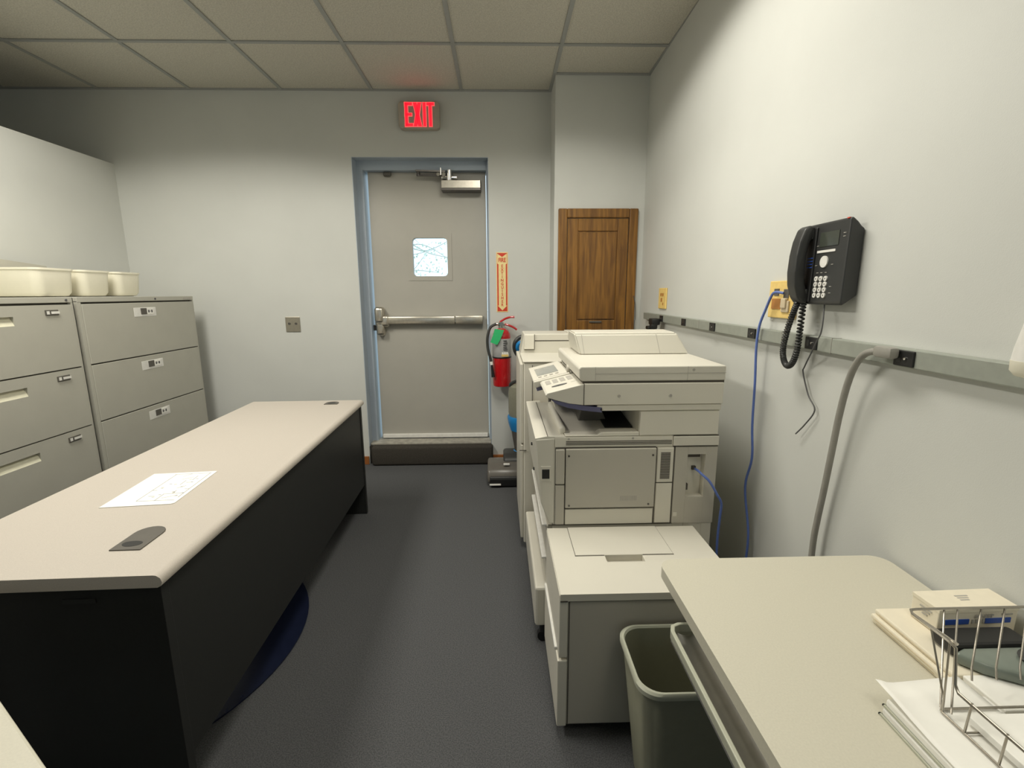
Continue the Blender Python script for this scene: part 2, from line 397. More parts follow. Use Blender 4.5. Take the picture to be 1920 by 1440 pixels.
# door 2 : dark wooden cupboard door in the corner wall
wy = 3.5
b = B()
wx0, wx1, wz0, wz1 = .421, .984, .95, 1.962
for (x0, x1, z0, z1) in ((wx0, wx0+.062, wz0, wz1), (wx1-.062, wx1, wz0, wz1), (wx0+.062, wx1-.062, wz1-.062, wz1), (wx0+.062, wx1-.062, wz0, wz0+.062)):
    b.box(x0, x1, wy-.026, wy, z0, z1, .006)
wd = struct(b, 'door_2', 'oak')
b = B(); x0, x1, z0, z1 = wx0+.066, wx1-.066, wz0+.066, wz1-.066
for q in ((x0, x0+.075, z0, z1), (x1-.075, x1, z0, z1), (x0+.075, x1-.075, z1-.085, z1), (x0+.075, x1-.075, z0, z0+.17)):
    b.box(q[0], q[1], wy-.016, wy-.001, q[2], q[3], .004)
b.box(x0+.075, x1-.075, wy-.006, wy-.001, z0+.17, z1-.085)
b.out('door_leaf', 'oak', wd)
b = B(); b.prism([(x0+.085, z0+.18), (x1-.085, z0+.18), (x1-.085, z1-.095), (x0+.085, z1-.095)], 'y', wy-.017, wy-.006, .0); b.out('raised_panel', 'oak', wd)
b = B(); b.box(.655, .745, wy-.026, wy-.016, 1.168, 1.180, .003); b.out('door_handle', 'grommet', wd)

# outside, seen through the pane
b = B(); b.box(-12, 12, 4.2, 30, -.6, -.5); g = struct(b, 'ground_outside', 'outdoor')
tr = T('tree', (-1.6, 8.6, -.5), 'leafy tree outside the door pane, coloured pale as if overexposed', 'tree')
b = B(); random.seed(3)
b.tube([(-2.6, 8.6, -.5), (-2.55, 8.6, 1.0), (-2.5, 8.7, 2.0), (-2.5, 8.8, 3.6)], lambda t: .10*(1-t)+.03)
for k in range(26):
    z = 1.0+.09*k; L = random.uniform(.9, 2.0)
    b.tube([(-2.52, 8.65, z), (-2.5+L*.4, 8.6, z+.22), (-2.5+L*.7, 8.55, z+random.uniform(-.05, .35)), (-2.5+L, 8.5, z+random.uniform(-.2, .4))], lambda t: .010*(1-t)+.003, 5)
tr.part(b, 'branches', 'glare_bark')
b = B()
for k in range(1500):
    c = Vector((-1.5+random.gauss(0, .9), 8.6+random.gauss(0, .35), 2.4+random.gauss(0, .75))); s_ = random.uniform(.018, .035)
    u = Vector((random.gauss(0, 1), random.gauss(0, 1), random.gauss(0, 1))).normalized(); v = u.orthogonal().normalized()
    b.quad(c-u*s_, c-v*s_*.6, c+u*s_, c+v*s_*.6)
lf = tr.part(b, 'foliage', 'glare_leaf'); lf['kind'] = 'stuff'

# ceiling lights (frame, lens, louvre) - set in the ceiling grid, above and behind the camera's view; the counter one is an added fill
tl = ['near the copier', 'near the filing cabinets', 'added over the counter to brighten the copier side', 'over the pale table behind the camera']
for i, (x, y, p) in enumerate(TROFFERS):
    t = T('ceiling_light', (x, y, CEIL), 'recessed louvred fluorescent ceiling light ' + tl[i], 'ceiling light', 'recessed ceiling lights')
    b = B(); hx, hy = .306, .627
    b.box(x-hx, x-hx+.03, y-hy, y+hy, CEIL-.012, CEIL+.003); b.box(x+hx-.03, x+hx, y-hy, y+hy, CEIL-.012, CEIL+.003)
    b.box(x-hx+.03, x+hx-.03, y-hy, y-hy+.03, CEIL-.012, CEIL+.003); b.box(x-hx+.03, x+hx-.03, y+hy-.03, y+hy, CEIL-.012, CEIL+.003)
    t.part(b, 'frame', 'white')
    b = B(); b.box(x-hx+.03, x+hx-.03, y-hy+.03, y+hy-.03, CEIL-.003, CEIL+.003); t.part(b, 'lens', 'lens' if p else 'white')
    b = B()
    for k in range(1, 9): yy = y-hy+k*hy*2/9; b.box(x-hx+.03, x+hx-.03, yy-.002, yy+.002, CEIL-.011, CEIL-.003)
    for k in (1, 2): xx = x-hx+k*hx*2/3; b.box(xx-.002, xx+.002, y-hy+.03, y+hy-.03, CEIL-.011, CEIL-.003)
    t.part(b, 'louvre', 'chrome')

# ================================================================= ON THE BACK WALL
# exit sign
ex = T('exit_sign', (-.567, YB, 2.66), 'beige illuminated EXIT sign with red letters above the steel door', 'sign')
b = B(); ey = YB-.062
b.prism(rr(-.714, -.420, 2.566, 2.752, .03), 'y', ey, YB-.012, .006); b.box(-.66, -.47, YB-.014, YB-.001, 2.58, 2.74); ex.part(b, 'housing', 'exitbody', smooth=True)
b = B(); b.cyl((-.676, ey-.002, 2.578), .005, .006, 'y'); ex.part(b, 'test_button', 'chrome')
LX = [(-.672, -.622), (-.620, -.574), (-.567, -.547), (-.543, -.498)]
def exit_letters(g):
    out = B(); y0 = ey-.004-(.0 if g else .0015); y1 = ey+.001; a, z = 2.578-g, 2.738+g
    def bx(x0, x1, z0, z1): out.box(x0-g, x1+g, y0, y1, z0-g, z1+g)
    s = .017
    bx(-.671, -.671+s, 2.582, 2.738); bx(-.671, -.626, 2.738-.018, 2.738); bx(-.671, -.630, 2.651, 2.668); bx(-.671, -.624, 2.582, 2.600)
    for q in ([(-.620-g, z), (-.598+g, z), (-.570+g, a+.004), (-.592-g, a+.004)], [(-.592-g, z), (-.570+g, z), (-.598+g, a+.004), (-.620-g, a+.004)]):
        out.prism(q, 'y', y0+.0003, y1)
    bx(-.560, -.560+s, 2.582, 2.738)
    bx(-.538, -.492, 2.738-.018, 2.738); bx(-.524, -.524+s, 2.582, 2.738)
    return out
def stretched(q):
    for v in q.bm.verts: v.co.x = -.5615 + (v.co.x+.582)*1.16
    return q
ex.part(stretched(exit_letters(.0035)), 'letter_glow', 'exithalo'); ex.part(stretched(exit_letters(0)), 'letters', 'exitglow')
ex.o.location += Vector((.006, 0, -.021))
# fire extinguisher sign
fs = T('fire_sign', (.025, YB, 1.465), 'tall red and yellow FIRE EXTINGUISHER arrow sign on the wall', 'sign')
fx0, fx1, fz0, fz1 = -.020, .070, 1.238, 1.692
b = B(); b.box(fx0, fx1, YB-.003, YB-.0005, fz0, fz1); fs.part(b, 'backing', 'signyel')
b = B(); b.box(fx0+.006, fx1-.006, YB-.0042, YB-.003, fz0+.006, fz1-.006); fs.part(b, 'red_field', 'signred')
cx = .025; c = .0055
b = B()
b.prism([(cx, fz0+.012), (fx1-.008, fz0+.05), (fx1-.017, fz0+.05), (fx1-.017, fz1-.09), (fx1-.008, fz1-.085), (fx1-.008, fz1-.010), (cx, fz1-.036), (fx0+.008, fz1-.010), (fx0+.008, fz1-.085), (fx0+.017, fz1-.09), (fx0+.017, fz0+.05), (fx0+.008, fz0+.05)], 'y', YB-.0055, YB-.004)
fs.part(b, 'arrow', 'signyel')
TX = Matrix.Rotation(math.pi/2, 4, 'X')
b = textmesh('FIRE', .044, .0004, .0012, .72); bmesh.ops.transform(b.bm, matrix=Matrix.Translation((cx, YB-.0062, fz1-.060)) @ TX, verts=b.bm.verts); fs.part(b, 'lettering', 'signred')
b = B()
for i, ch in enumerate('EXTINGUISHER'):
    q = textmesh(ch, .031, .0004, .0006, .9); bmesh.ops.transform(q.bm, matrix=Matrix.Translation((cx, YB-.0062, fz1-.105-i*.0268)) @ TX, verts=q.bm.verts)
    me = bpy.data.meshes.new('tmp'); q.bm.to_mesh(me); q.bm.free(); b.bm.from_mesh(me); bpy.data.meshes.remove(me)
fs.part(b, 'lettering', 'signred')
# fire extinguisher
exx, exy = .016, 3.690
fe = T('fire_extinguisher', (exx, exy, .664), 'red fire extinguisher with green tag hanging on the wall by the door', 'fire extinguisher')
b = B(); b.lathe([(.060, 0), (.068, .006), (.070, .02), (.070, .385), (.066, .412), (.052, .436), (.030, .450), (.022, .455)], (exx, exy, .664), 32); fe.part(b, 'cylinder', 'red', smooth=True)
b = B(); b.lathe([(.0706, .235), (.0712, .236), (.0712, .375), (.0706, .376)], (exx, exy, .664), 32); lb = fe.part(b, 'label', 'lblgrey', smooth=True)
b = B(); b.box(exx+.0, exx+.052, exy-.074, exy-.05, .908, .928); b.out if False else None
for k in range(3): b.box(exx+.0+k*.017, exx+.014+k*.017, exy-.0755, exy-.05, .924, .938)
fe.parts(b, 'label_pictogram', 'paper')
b = B(); b.box(exx-.002, exx+.05, exy-.0745, exy-.05, .905, .922); fe.part(b, 'label_band', 'yellow')
b = B()
for k in range(5): b.box(exx+.012, exx+.044-.004*(k%3), exy-.0735, exy-.05, .955+k*.017, .962+k*.017)
fe.parts(b, 'label_text', 'ink')
b = B(); b.lathe([(.0725, .0), (.0740, .002), (.0740, .008), (.0725, .010)], (exx, exy, .890), 32); fe.part(b, 'strap', 'black', smooth=True)
b = B(); b.cyl((exx, exy, 1.125), .024, .03); b.box(exx-.028, exx+.026, exy-.02, exy+.02, 1.135, 1.165, .006); b.cyl((exx, exy-.022, 1.150), .017, .012, 'y'); b.cyl((exx-.036, exy, 1.150), .012, .03, 'x'); fe.part(b, 'valve', 'chrome', smooth=True)
b = B(); b.tube([(exx-.012, exy, 1.165), (exx+.03, exy-.004, 1.190), (exx+.07, exy-.006, 1.202), (exx+.10, exy-.006, 1.202)], .008, 8); fe.part(b, 'handle', 'red', smooth=True)
b = B(); b.tube([(exx+.015, exy, 1.150), (exx+.05, exy-.006, 1.142), (exx+.09, exy-.006, 1.125), (exx+.118, exy-.006, 1.105)], .008, 8); fe.part(b, 'handle', 'red', smooth=True)
b = B(); b.tube([(exx-.04, exy-.01, 1.150), (exx-.085, exy-.02, 1.125), (exx-.108, exy-.03, 1.055), (exx-.108, exy-.04, .975), (exx-.092, exy-.05, .905), (exx-.082, exy-.055, .865)], .0105, 10); fe.part(b, 'hose', 'blk2', smooth=True)
b = B(); b.tube([(exx-.082, exy-.055, .865), (exx-.078, exy-.058, .84)], .0125, 10, 1); fe.part(b, 'hose_ferrule', 'white', smooth=True)
b = B(); b.tube([(exx-.078, exy-.058, .84), (exx-.068, exy-.062, .745)], lambda t: .008+.006*t, 10, 1); fe.part(b, 'nozzle', 'black', smooth=True)
b = B(); b.prism([(exx-.052, 1.118), (exx+.020, 1.110), (exx-.012, 1.035), (exx-.034, .998), (exx-.086, 1.018), (exx-.066, 1.07)], 'y', exy-.090, exy-.087); fe.part(b, 'tag', 'green')
b = B(); b.box(exx-.02, exx+.02, exy+.0, YB-.001, 1.115, 1.130); b.box(exx-.025, exx+.025, YB-.006, YB-.0005, .95, 1.13); fe.part(b, 'wall_bracket', 'darksteel')
# grey plate on the back wall
sp = T('wall_plate', (-1.608, YB, 1.152), 'square grey steel outlet plate on the back wall beside the door', 'wall plate')
b = B(); b.box(-1.664, -1.552, YB-.007, YB-.0005, 1.094, 1.211, .003); sp.part(b, 'plate', 'steel')
b = B(); b.cyl((-1.634, YB-.009, 1.158), .009, .006, 'y'); b.cyl((-1.583, YB-.009, 1.158), .009, .006, 'y'); sp.parts(b, 'jack', 'darksteel')
# thin wire on the corner wall
b = B(); b.tube([(.968, 3.462, 1.36), (.985, 3.47, 1.30), (.99, 3.475, 1.2), (.985, 3.475, 1.05), (.985, 3.47, .02)], .0025, 6)
tag(b.out('cable', 'ink', smooth=True), 'thin dark cable hanging beside the wooden cupboard door', 'cable')

# ================================================================= CARPET CLEANER
vx = .165; vy = 3.50
v = T('carpet_cleaner', (vx, vy, 0), 'upright carpet cleaner with blue trim standing against the back wall', 'carpet cleaner')
b = B(); b.prism([(3.245, .030), (3.248, .075), (3.275, .120), (3.34, .152), (3.42, .162), (3.50, .14), (3.50, .030)], 'x', -.098, .155, .018, 3); hd = v.part(b, 'floor_head', 'vgrey', smooth=True)
b = B(); b.prism([(3.238, .010), (3.236, .062), (3.246, .082), (3.30, .080), (3.36, .062), (3.36, .010)], 'x', -.080, .146, .006); v.part(b, 'brush_housing', 'black')
b = B(); b.box(-.082, .0, 3.228, 3.24, .020, .032, .003); b.box(.02, .065, 3.30, 3.32, .146, .158, .003); v.parts(b, 'trim_strip', 'white')
b = B(); b.prism([(3.34, .05), (3.36, .17), (3.42, .20), (3.58, .19), (3.62, .05)], 'x', .02, .24, .02, 2); v.part(b, 'motor_cover', 'blk2', smooth=True)
b = B(); b.cyl((-.02, 3.55, .06), .055, .03, 'x'); b.cyl((.25, 3.55, .06), .055, .03, 'x'); v.parts(b, 'wheel', 'black', smooth=True)
b = B(); b.lathe([(.05, .15), (.056, .19), (.066, .25), (.085, .36), (.098, .43)], (vx, vy, 0), 24); v.part(b, 'lower_tank', 'vsmoke', smooth=True)
b = B(); b.lathe([(.058, .175), (.064, .18), (.066, .195), (.060, .20)], (vx, vy, 0), 24); v.part(b, 'lower_ring', 'vblue', smooth=True)
b = B(); b.lathe([(.088, .36), (.106, .42), (.112, .46), (.108, .472), (.10, .472)], (vx, vy, 0), 24); v.part(b, 'tank_collar', 'vblue', smooth=True)
b = B(); b.lathe([(.098, .472), (.103, .50), (.104, .65), (.098, .70), (.07, .72)], (vx, vy, 0), 24); v.part(b, 'upper_tank', 'vclear', smooth=True)
b = B(); b.tube([(vx-.08, vy-.02, .685), (vx-.085, vy-.03, .72), (vx-.03, vy-.03, .745), (vx+.04, vy-.02, .74)], .012, 8); v.part(b, 'tank_handle', 'blk2', smooth=True)
b = B(); b.tube([(vx+.03, vy+.05, .2), (vx+.03, vy+.06, .7), (vx+.02, vy+.05, .9)], .022, 10); v.part(b, 'pole', 'blk2', smooth=True)
b = B(); b.tube([(vx+.02, vy+.05, .88), (vx-.045, vy+.02, .95), (vx-.052, vy, 1.02), (vx-.01, vy, 1.065), (vx+.05, vy+.02, 1.05), (vx+.06, vy+.05, .95)], .016, 8, closed=True); v.part(b, 'grip', 'blk2', smooth=True)
b = B(); b.tube([(vx+.02, vy+.04, .93), (vx-.03, vy-.0, .97), (vx-.025, vy-.02, 1.02), (vx+.03, vy+.0, 1.03)], .014, 8); v.part(b, 'grip_insert', 'vblue', smooth=True)

# ================================================================= FINISHER (far unit of the copier row)
f = T('document_finisher', (.45, 2.68, 0), 'cream paper finisher unit standing beyond the copier, with a long exit slot', 'copier finisher')
b = B()
b.box(.122, .82, 2.40, 2.985, .035, 1.033, .006)
f.part(b, 'cabinet', 'cream3')
b = B(); b.prism([(.122, 1.035), (.142, 1.150), (.70, 1.150), (.755, 1.12), (.82, 1.035)], 'y', 2.752, 2.985, .005); hp = f.part(b, 'raised_back', 'cream')
b = B(); b.box(.118, .82, 2.395, 2.752, 1.034, 1.040, .002); f.part(b, 'top_tray', 'cream')
b = B(); b.box(.205, .56, 2.7505, 2.753, 1.108, 1.113); b.box(.2015, .2035, 2.745, 2.753, 1.06, 1.148); b.box(.142, .2, 2.745, 2.753, 1.058, 1.060); f.part(b, 'exit_slot', 'seam')
b = B(); b.box(.143, .200, 2.740, 2.753, 1.062, 1.146, .003); f.part(b, 'side_block', 'cream3')
b = B(); b.box(.104, .1215, 2.41, 2.98, .60, 1.025, .004); b.box(.106, .1215, 2.41, 2.98, .06, .592, .004); f.part(b, 'front_door', 'cream')
b = B(); b.box(.1, .136, 2.396, 2.4005, .565, .568); b.box(.165, .168, 2.397, 2.4005, .60, 1.02); b.box(.53, .545, 2.82, 2.83, 1.150, 1.156); f.parts(b, 'panel_gap', 'seam')
b = B(); b.box(.40, .57, 2.80, 2.95, 1.150, 1.158, .003); f.part(b, 'top_flap', 'cream')
for (cx_, cy_) in ((.17, 2.45), (.17, 2.93), (.76, 2.45), (.76, 2.93)):
    b = B(); b.cyl((cx_, cy_, .019), .018, .025, 'y'); b.cyl((cx_, cy_, .036), .012, .012); f.part(b, 'caster', 'black', smooth=True)

# ================================================================= COPIER
YC = 1.692; YE = 2.335
c_ = T('photocopier', (.49, 2.01, 0), 'large cream office photocopier with tilted control panel beside the right wall', 'photocopier')
XL, XR = .198, .815
b = B()
b.box(XL, .704, YC, YE, .07, .812, .004); b.box(.772, XR, YC, YE, .07, .812, .004); b.box(.7035, .7725, YC, YE, .07, .612); b.box(.7035, .7725, YC, YE, .783, .812); b.box(.7035, .7725, YC+.035, YE, .611, .784)
b.box(XL, .655, YC, YE, .812, .823); b.box(.655, XR, YC+.001, YE, .812, .857)
b.box(.515, XR, YC+.002, YE, .82, .955, .004)
b.box(.24, .515, 2.27, YE, .82, .955)
body = c_.part(b, 'body', 'cream3')
# side skins
b = B(); b.box(.517, .812, YC-.004, YC+.004, .860, .951, .002); c_.part(b, 'upper_side_panel', 'cream3')
b = B(); b.box(.646, .817, YC-.007, YC+.002, .818, .854, .002); c_.part(b, 'side_ledge', 'cream')
b = B(); b.box(.656, .816, YC-.003, YC+.002, .505, .812, .002)
sideb = b
# connector panel with a recess: rebuild as frame pieces
sideb.bm.free(); b = B()
cx0, cx1, cz0, cz1 = .704, .772, .612, .783
b.box(.656, cx0, YC-.004, YC+.001, .505, .812, .001); b.box(cx1, .816, YC-.004, YC+.001, .505, .812, .001)
b.box(cx0, cx1, YC-.004, YC+.001, .505, cz0); b.box(cx0, cx1, YC-.004, YC+.001, cz1, .812)
conn = c_.part(b, 'connector_panel', 'cream2')
b = B(); b.box(cx0+.001, cx1-.001, YC+.031, YC+.036, cz0, cz1); c_.part(b, 'connector_board', 'cream3', conn)
b = B(); b.box(cx0+.002, cx1-.01, YC+.022, YC+.031, cz1-.02, cz1-.002); b.box(cx0+.03, cx0+.044, YC+.020, YC+.031, .712, .726); b.box(cx0+.004, cx0+.016, YC+.018, YC+.031, .632, .656); b.box(cx0+.001, cx0+.004, YC+.01, YC+.02, .70, .712); c_.parts(b, 'port', 'seam', conn)
b = B(); b.box(.2005, .644, YC-.003, YC+.045, .8165, .8555, .002); c_.part(b, 'vent_fascia', 'cream3')
# big side door
b = B(); b.box(.243, .582, YC-.012, YC, .577, .811, .003); sd = c_.part(b, 'side_door', 'cream2')
b = B()
for k in range(10): b.box(.452+k*.0065, .4555+k*.0065, YC-.0128, YC-.0115, .606, .624)
c_.part(b, 'door_print', 'greyprint', sd)
b = B()
for (x, z) in ((.254, .785), (.569, .785), (.257, .588), (.560, .590)): b.cyl((x, YC-.0125, z), .004, .003, 'y', 10)
c_.parts(b, 'door_screw', 'darksteel', sd)
b = B(); b.box(.243, .58, YC-.008, YC, .508, .570, .003); c_.part(b, 'lower_side_panel', 'cream3')
b = B(); b.box(.205, .2395, YC-.010, YC, .672, .810, .006); b.box(.205, .2395, YC-.008, YC, .508, .668, .003); c_.parts(b, 'hinge_panel', 'cream2')
b = B(); b.box(.588, .650, YC-.006, YC, .674, .811, .003); b.box(.588, .650, YC-.006, YC, .508, .670, .003); c_.parts(b, 'vent_panel', 'cream3')
b = B()
for k in range(20): z = .689+k*.0053; b.box(.601, .637, YC-.0075, YC-.0055, z, z+.0028)
c_.part(b, 'vent_grille', 'seam')
b = B()
for z in (.828, .834, .840): b.box(.243, .640, YC-.0042, YC-.002, z-.003, z-.0002)
c_.part(b, 'vent_slots', 'seam')
b = B()
for (x0, x1, z0, z1) in ((.2400, .2425, .508, .812), (.583, .5865, .508, .812), (.6515, .6545, .505, .823), (.205, .582, .812, .815), (.24, .583, .5715, .5755), (.205, .24, .6685, .6715), (.588, .651, .6705, .6735), (.646, .816, .8135, .8165), (.646, .816, .855, .858), (.18, .66, .503, .506), (.204, .2055, .508, .812)):
    b.box(x0, x1, YC-.0028, YC+.001, z0, z1)
c_.part(b, 'panel_gaps', 'seam')
b = B(); 
for x in (.2175, .668):
    b.box(x-.008, x+.008, YC-.0045, YC-.001, .533, .551, .002)
c_.parts(b, 'latch', 'cream', label='small square latch buttons')
# front cover with rounded shoulder
b = B()
b.prism([(.130, .848), (.200, .852), (.2005, .512), (.183, .512), (.150, .60), (.142, .70)], 'y', YC-.004, YE-.005, .004)
c_.part(b, 'front_cover', 'cream')
b = B(); b.box(.150, .187, YC-.0060, YC-.003, .684, .744, .002); ps = c_.part(b, 'power_switch', 'cream')
b = B(); b.box(.1545, .1825, YC-.0075, YC-.004, .695, .732, .001); c_.part(b, 'rocker', 'black', ps)
# shoulder top and ridge
b = B(); b.prism([(.130, .846), (.128, .852), (.172, .860), (.24, .858), (.24, .846)], 'y', YC-.002, YE-.08, .002); c_.part(b, 'shoulder_cover', 'cream')
b = B(); b.box(.1735, .1755, YC-.003, YE-.082, .8595, .8615); c_.part(b, 'shoulder_gap', 'seam')
b = B(); b.box(.222, .246, YC+.03, 2.16, .852, .886, .011, 3); c_.part(b, 'tray_ridge', 'cream', smooth=True)
b = B()
for z in (.735, .62): b.cyl((.136 if z > .7 else .146, 1.99, z), .007, .006, 'x', 12)
c_.parts(b, 'front_sensor', 'black')
# output tray
b = B(); b.prism([(.240, .857), (.240, .862), (.36, .862), (.375, .872), (.5155, .872), (.5155, .857)], 'y', YC-.002, YC+.05, .002); c_.part(b, 'tray_lip', 'cream3')
b = B(); b.prism([(YC+.05, .85), (YC+.06, .862), (YC+.3, .885), (2.27, .93), (2.27, .84), (YC+.05, .84)], 'x', .241, .514); c_.part(b, 'output_tray', 'cream2')
b = B()
for x in (.253, .493): b.cyl((x, YC-.0035, .849), .0042, .003, 'y', 10)
b.cyl((.372, YC-.006, .961), .005, .006, 'y', 10)
for x in (.433, .622): b.cyl((x, YC-.012, 1.012), .0055, .003, 'y', 12)
b.cyl((.703, YC-.008, 1.106), .005, .003, 'y', 12)
c_.parts(b, 'screw', 'greyprint')
b = B(); b.box(.40, .514, 2.0, 2.06, .885, .953); b.box(.235, .27, 2.20, 2.27, .86, .975); c_.part(b, 'paper_exit_shade', 'black')  # black blocks paint the dark of the exit mouth and left gap
b = B(); b.prism([(.315, .868), (.335, .952), (.395, .952), (.43, .872)], 'y', 1.86, 2.0, .004); c_.part(b, 'exit_guide', 'grommet')
b = B(); b.prism([(1.775, .866), (1.775, .8695), (1.992, .8905), (1.992, .886)], 'x', .405, .513); c_.part(b, 'exit_pocket_shade', 'black')  # black plate on the tray paints the dark hole of the exit
# scanner deck
b = B(); b.box(.305, XR+.003, YC-.010, YE-.02, .978, 1.058, .003); sc = c_.part(b, 'scanner', 'cream3')
b = B(); b.box(.355, XR, YC-.006, YE-.02, .955, .9765, .002); c_.part(b, 'scanner_skirt', 'cream3')
b = B(); b.prism([(.304, 1.057), (.172, 1.024), (.165, 1.016), (.170, 1.008), (.20, .998), (.25, .985), (.304, .978)], 'y', YC-.010, 1.925, .002); pod = c_.part(b, 'key_pod', 'cream')
b = B(); b.prism([(.185, 1.0), (.25, .985), (.305, .976), (.372, .968), (.372, .950), (.305, .958), (.25, .968), (.205, .984)], 'y', YC-.009, 2.2); c_.part(b, 'underside_band', 'violet')
b = B(); b.box(.304, .3055, YC-.0112, YC-.009, .978, 1.058); c_.part(b, 'scanner_gap', 'seam')
sl = .25
def slope(x): return 1.022 + sl*(x-.17)
ang = math.atan(sl)
def onslope(bb, x0, x1, y0, y1, h0, h1, bev=0):
    xm = (x0+x1)/2; mt = Matrix.Translation((xm, 0, slope(xm))) @ Matrix.Rotation(-ang, 4, 'Y') @ Matrix.Translation((-xm, 0, 0))
    bb.box(x0, x1, y0, y1, h0, h1, bev, mtx=mt)
b = B(); onslope(b, .138, .293, 1.93, 2.295, -.022, .006, .004); cp = c_.part(b, 'control_panel', 'cream')
b = B(); onslope(b, .145, .200, 1.932, 2.29, -.036, -.020); c_.part(b, 'panel_underside', 'violet', cp)
b = B(); onslope(b, .162, .256, 2.03, 2.21, .006, .0072); c_.part(b, 'screen', 'lcd', cp)
b = B(); 
for (y0, y1, x0, x1) in ((1.945, 1.950, .140, .288), (1.95, 2.285, .284, .287)): onslope(b, x0, x1, y0, y1, .0055, .0066)
c_.part(b, 'panel_groove', 'greyprint', cp)
for k in range(4):
    b = B(); x = .165+k*.024; onslope(b, x, x+.014, 1.985, 2.0, .006, .0085, .001); c_.part(b, 'key', 'greyprint', cp)
for k in range(4):
    b = B(); x = .182+k*.028; onslope(b, x, x+.020, 1.825, 1.895, .001, .003, .001); c_.part(b, 'key_group', 'greyprint', pod)
b = B(); b.lathe([(.03, 0), (.03, .002)], (0, 0, 0), 24, .35, Matrix.Translation((.225, 1.765, slope(.225)+.0015)) @ Matrix.Rotation(-ang, 4, 'Y')); c_.part(b, 'start_key', 'ink', pod)
b = B(); onslope(b, .27, .292, 1.77, 1.775, .001, .002); c_.part(b, 'pod_print', 'greyprint', pod)
# document lid and feeder
b = B(); b.prism([(.300, 1.066), (.287, 1.075), (.285, 1.112), (.292, 1.120), (.822, 1.120), (.822, 1.066)], 'y', YC-.008, 2.30, .004); lid = c_.part(b, 'document_lid', 'cream')
b = B(); b.box(.301, .82, YC-.003, 2.29, 1.057, 1.067); c_.part(b, 'lid_gap', 'seam')
b = B(); b.box(.345, .8225, YC-.0088, YC-.0070, 1.0935, 1.0948); b.box(.3445, .3455, YC-.0088, YC-.0070, 1.067, 1.119); b.box(.681, .682, YC-.0088, YC-.0070, 1.067, 1.119); c_.part(b, 'lid_seam', 'greyprint', lid)
b = B(); b.lathe([(.02, 0), (.02, .012)], (0, 0, 0), 20, 1, Matrix.Translation((.280, 1.97, 1.066)) @ Matrix.Rotation(math.pi/2, 4, 'Y')); c_.part(b, 'lid_grip', 'cream2', lid)
b = B(); b.prism([(2.02, 1.118), (2.045, 1.206), (2.055, 1.212), (2.20, 1.214), (2.298, 1.18), (2.298, 1.118)], 'x', .318, .80, .0)
# taper the ends of the feeder hump
for vv in b.bm.verts:
    t = (vv.co.z-1.118)/.09
    if vv.co.x > .6: vv.co.x = .818 - .05*t
    else: vv.co.x = .345 - .024*t
bmesh.ops.bevel(b.bm, geom=list(b.bm.edges), offset=.006, segments=2, affect='EDGES')
hump = c_.part(b, 'document_feeder', 'cream')
b = B()
for (xa, xb) in ((.362, .352), (.690, .676)):
    b.prism([(xa, 1.124), (xa+.002, 1.124), (xb+.002, 1.204), (xb, 1.204)], 'y', 2.0, 2.03)
for vv in b.bm.verts:
    t = (vv.co.z-1.118)/.088; vv.co.y = 2.0195+.025*t + (.0 if vv.co.y < 2.01 else .004)
c_.part(b, 'feeder_seam', 'greyprint', hump)
# paper drawers at the bottom front
for (z0, z1) in ((.37, .50), (.255, .362)):
    b = B(); b.box(.176, .205, YC+.005, YE-.01, z0, z1, .003); dr = c_.part(b, 'paper_drawer', 'cream2')
    b = B(); b.box(.158, .180, YC+.02, YE-.03, z1-.012, z1-.002, .003); c_.part(b, 'drawer_pull', 'white', dr)
    b = B(); b.box(.172, .177, 1.95, 1.965, z1-.05, z1-.03); b.box(.172, .177, 2.05, 2.065, z1-.05, z1-.03); c_.parts(b, 'drawer_mark', 'paper', dr)
b = B(); b.box(.130, .205, YC-.012, YE+.02, .075, .245, .01); c_.part(b, 'base_drawer', 'cream')
for (cx_, cy_) in ((.165, 1.70), (.165, 2.28), (.76, 1.74), (.76, 2.28)):
    b = B(); b.cyl((cx_, cy_, .024), .024, .022, 'y', 18); b.cyl((cx_, cy_, .058), .016, .03); c_.part(b, 'caster', 'black', smooth=True)

# ================================================================= HIGH-CAPACITY PAPER FEEDER
h = T('paper_feeder', (.45, 1.48, 0), 'low cream high-capacity paper feeder box in front of the copier', 'paper feeder')
LX0, LX1, LY0, LY1, LZ = .198, .735, 1.268, 1.676, .499
b = B(); b.box(LX0, LX1, LY0+.008, LY1, .035, .478, .004); h.part(b, 'cabinet', 'cream2')
b = B()
rc = (.352, .480, 1.437, 1.478)
b.prism([(LX0-.024, LZ), (LX1, LZ), (LX1, .476), (LX0-.024, .476)], 'y', rc[3], LY1, 0); b.box(LX0-.024, rc[0], LY0, rc[3], .476, LZ); b.box(rc[1], LX1, LY0, rc[3], .476, LZ); b.box(rc[0], rc[1], LY0, rc[2], .476, LZ)
bmesh.ops.remove_doubles(b.bm, verts=b.bm.verts, dist=1e-5)
h.part(b, 'top_frame', 'cream')
b = B(); b.box(rc[0], rc[1], rc[2], rc[3], .470, .480); b.out if False else None; h.part(b, 'grip_recess', 'cream2')
b = B(); b.box(.252, .588, rc[3]+.0, LY1-.002, LZ-.001, LZ+.0035, .0015); b.box(.35, .482, rc[3]-.003, rc[3]+.002, LZ-.02, LZ+.0035); h.part(b, 'top_lid', 'cream')
b = B(); b.box(.2505, .2525, rc[3], LY1, LZ-.001, LZ+.0012); b.box(.5875, .5895, rc[3], LY1, LZ-.001, LZ+.0012); b.box(.25, .35, rc[3]-.002, rc[3], LZ-.001, LZ+.0012); b.box(.482, .59, rc[3]-.002, rc[3], LZ-.001, LZ+.0012); h.part(b, 'lid_gap', 'seam')
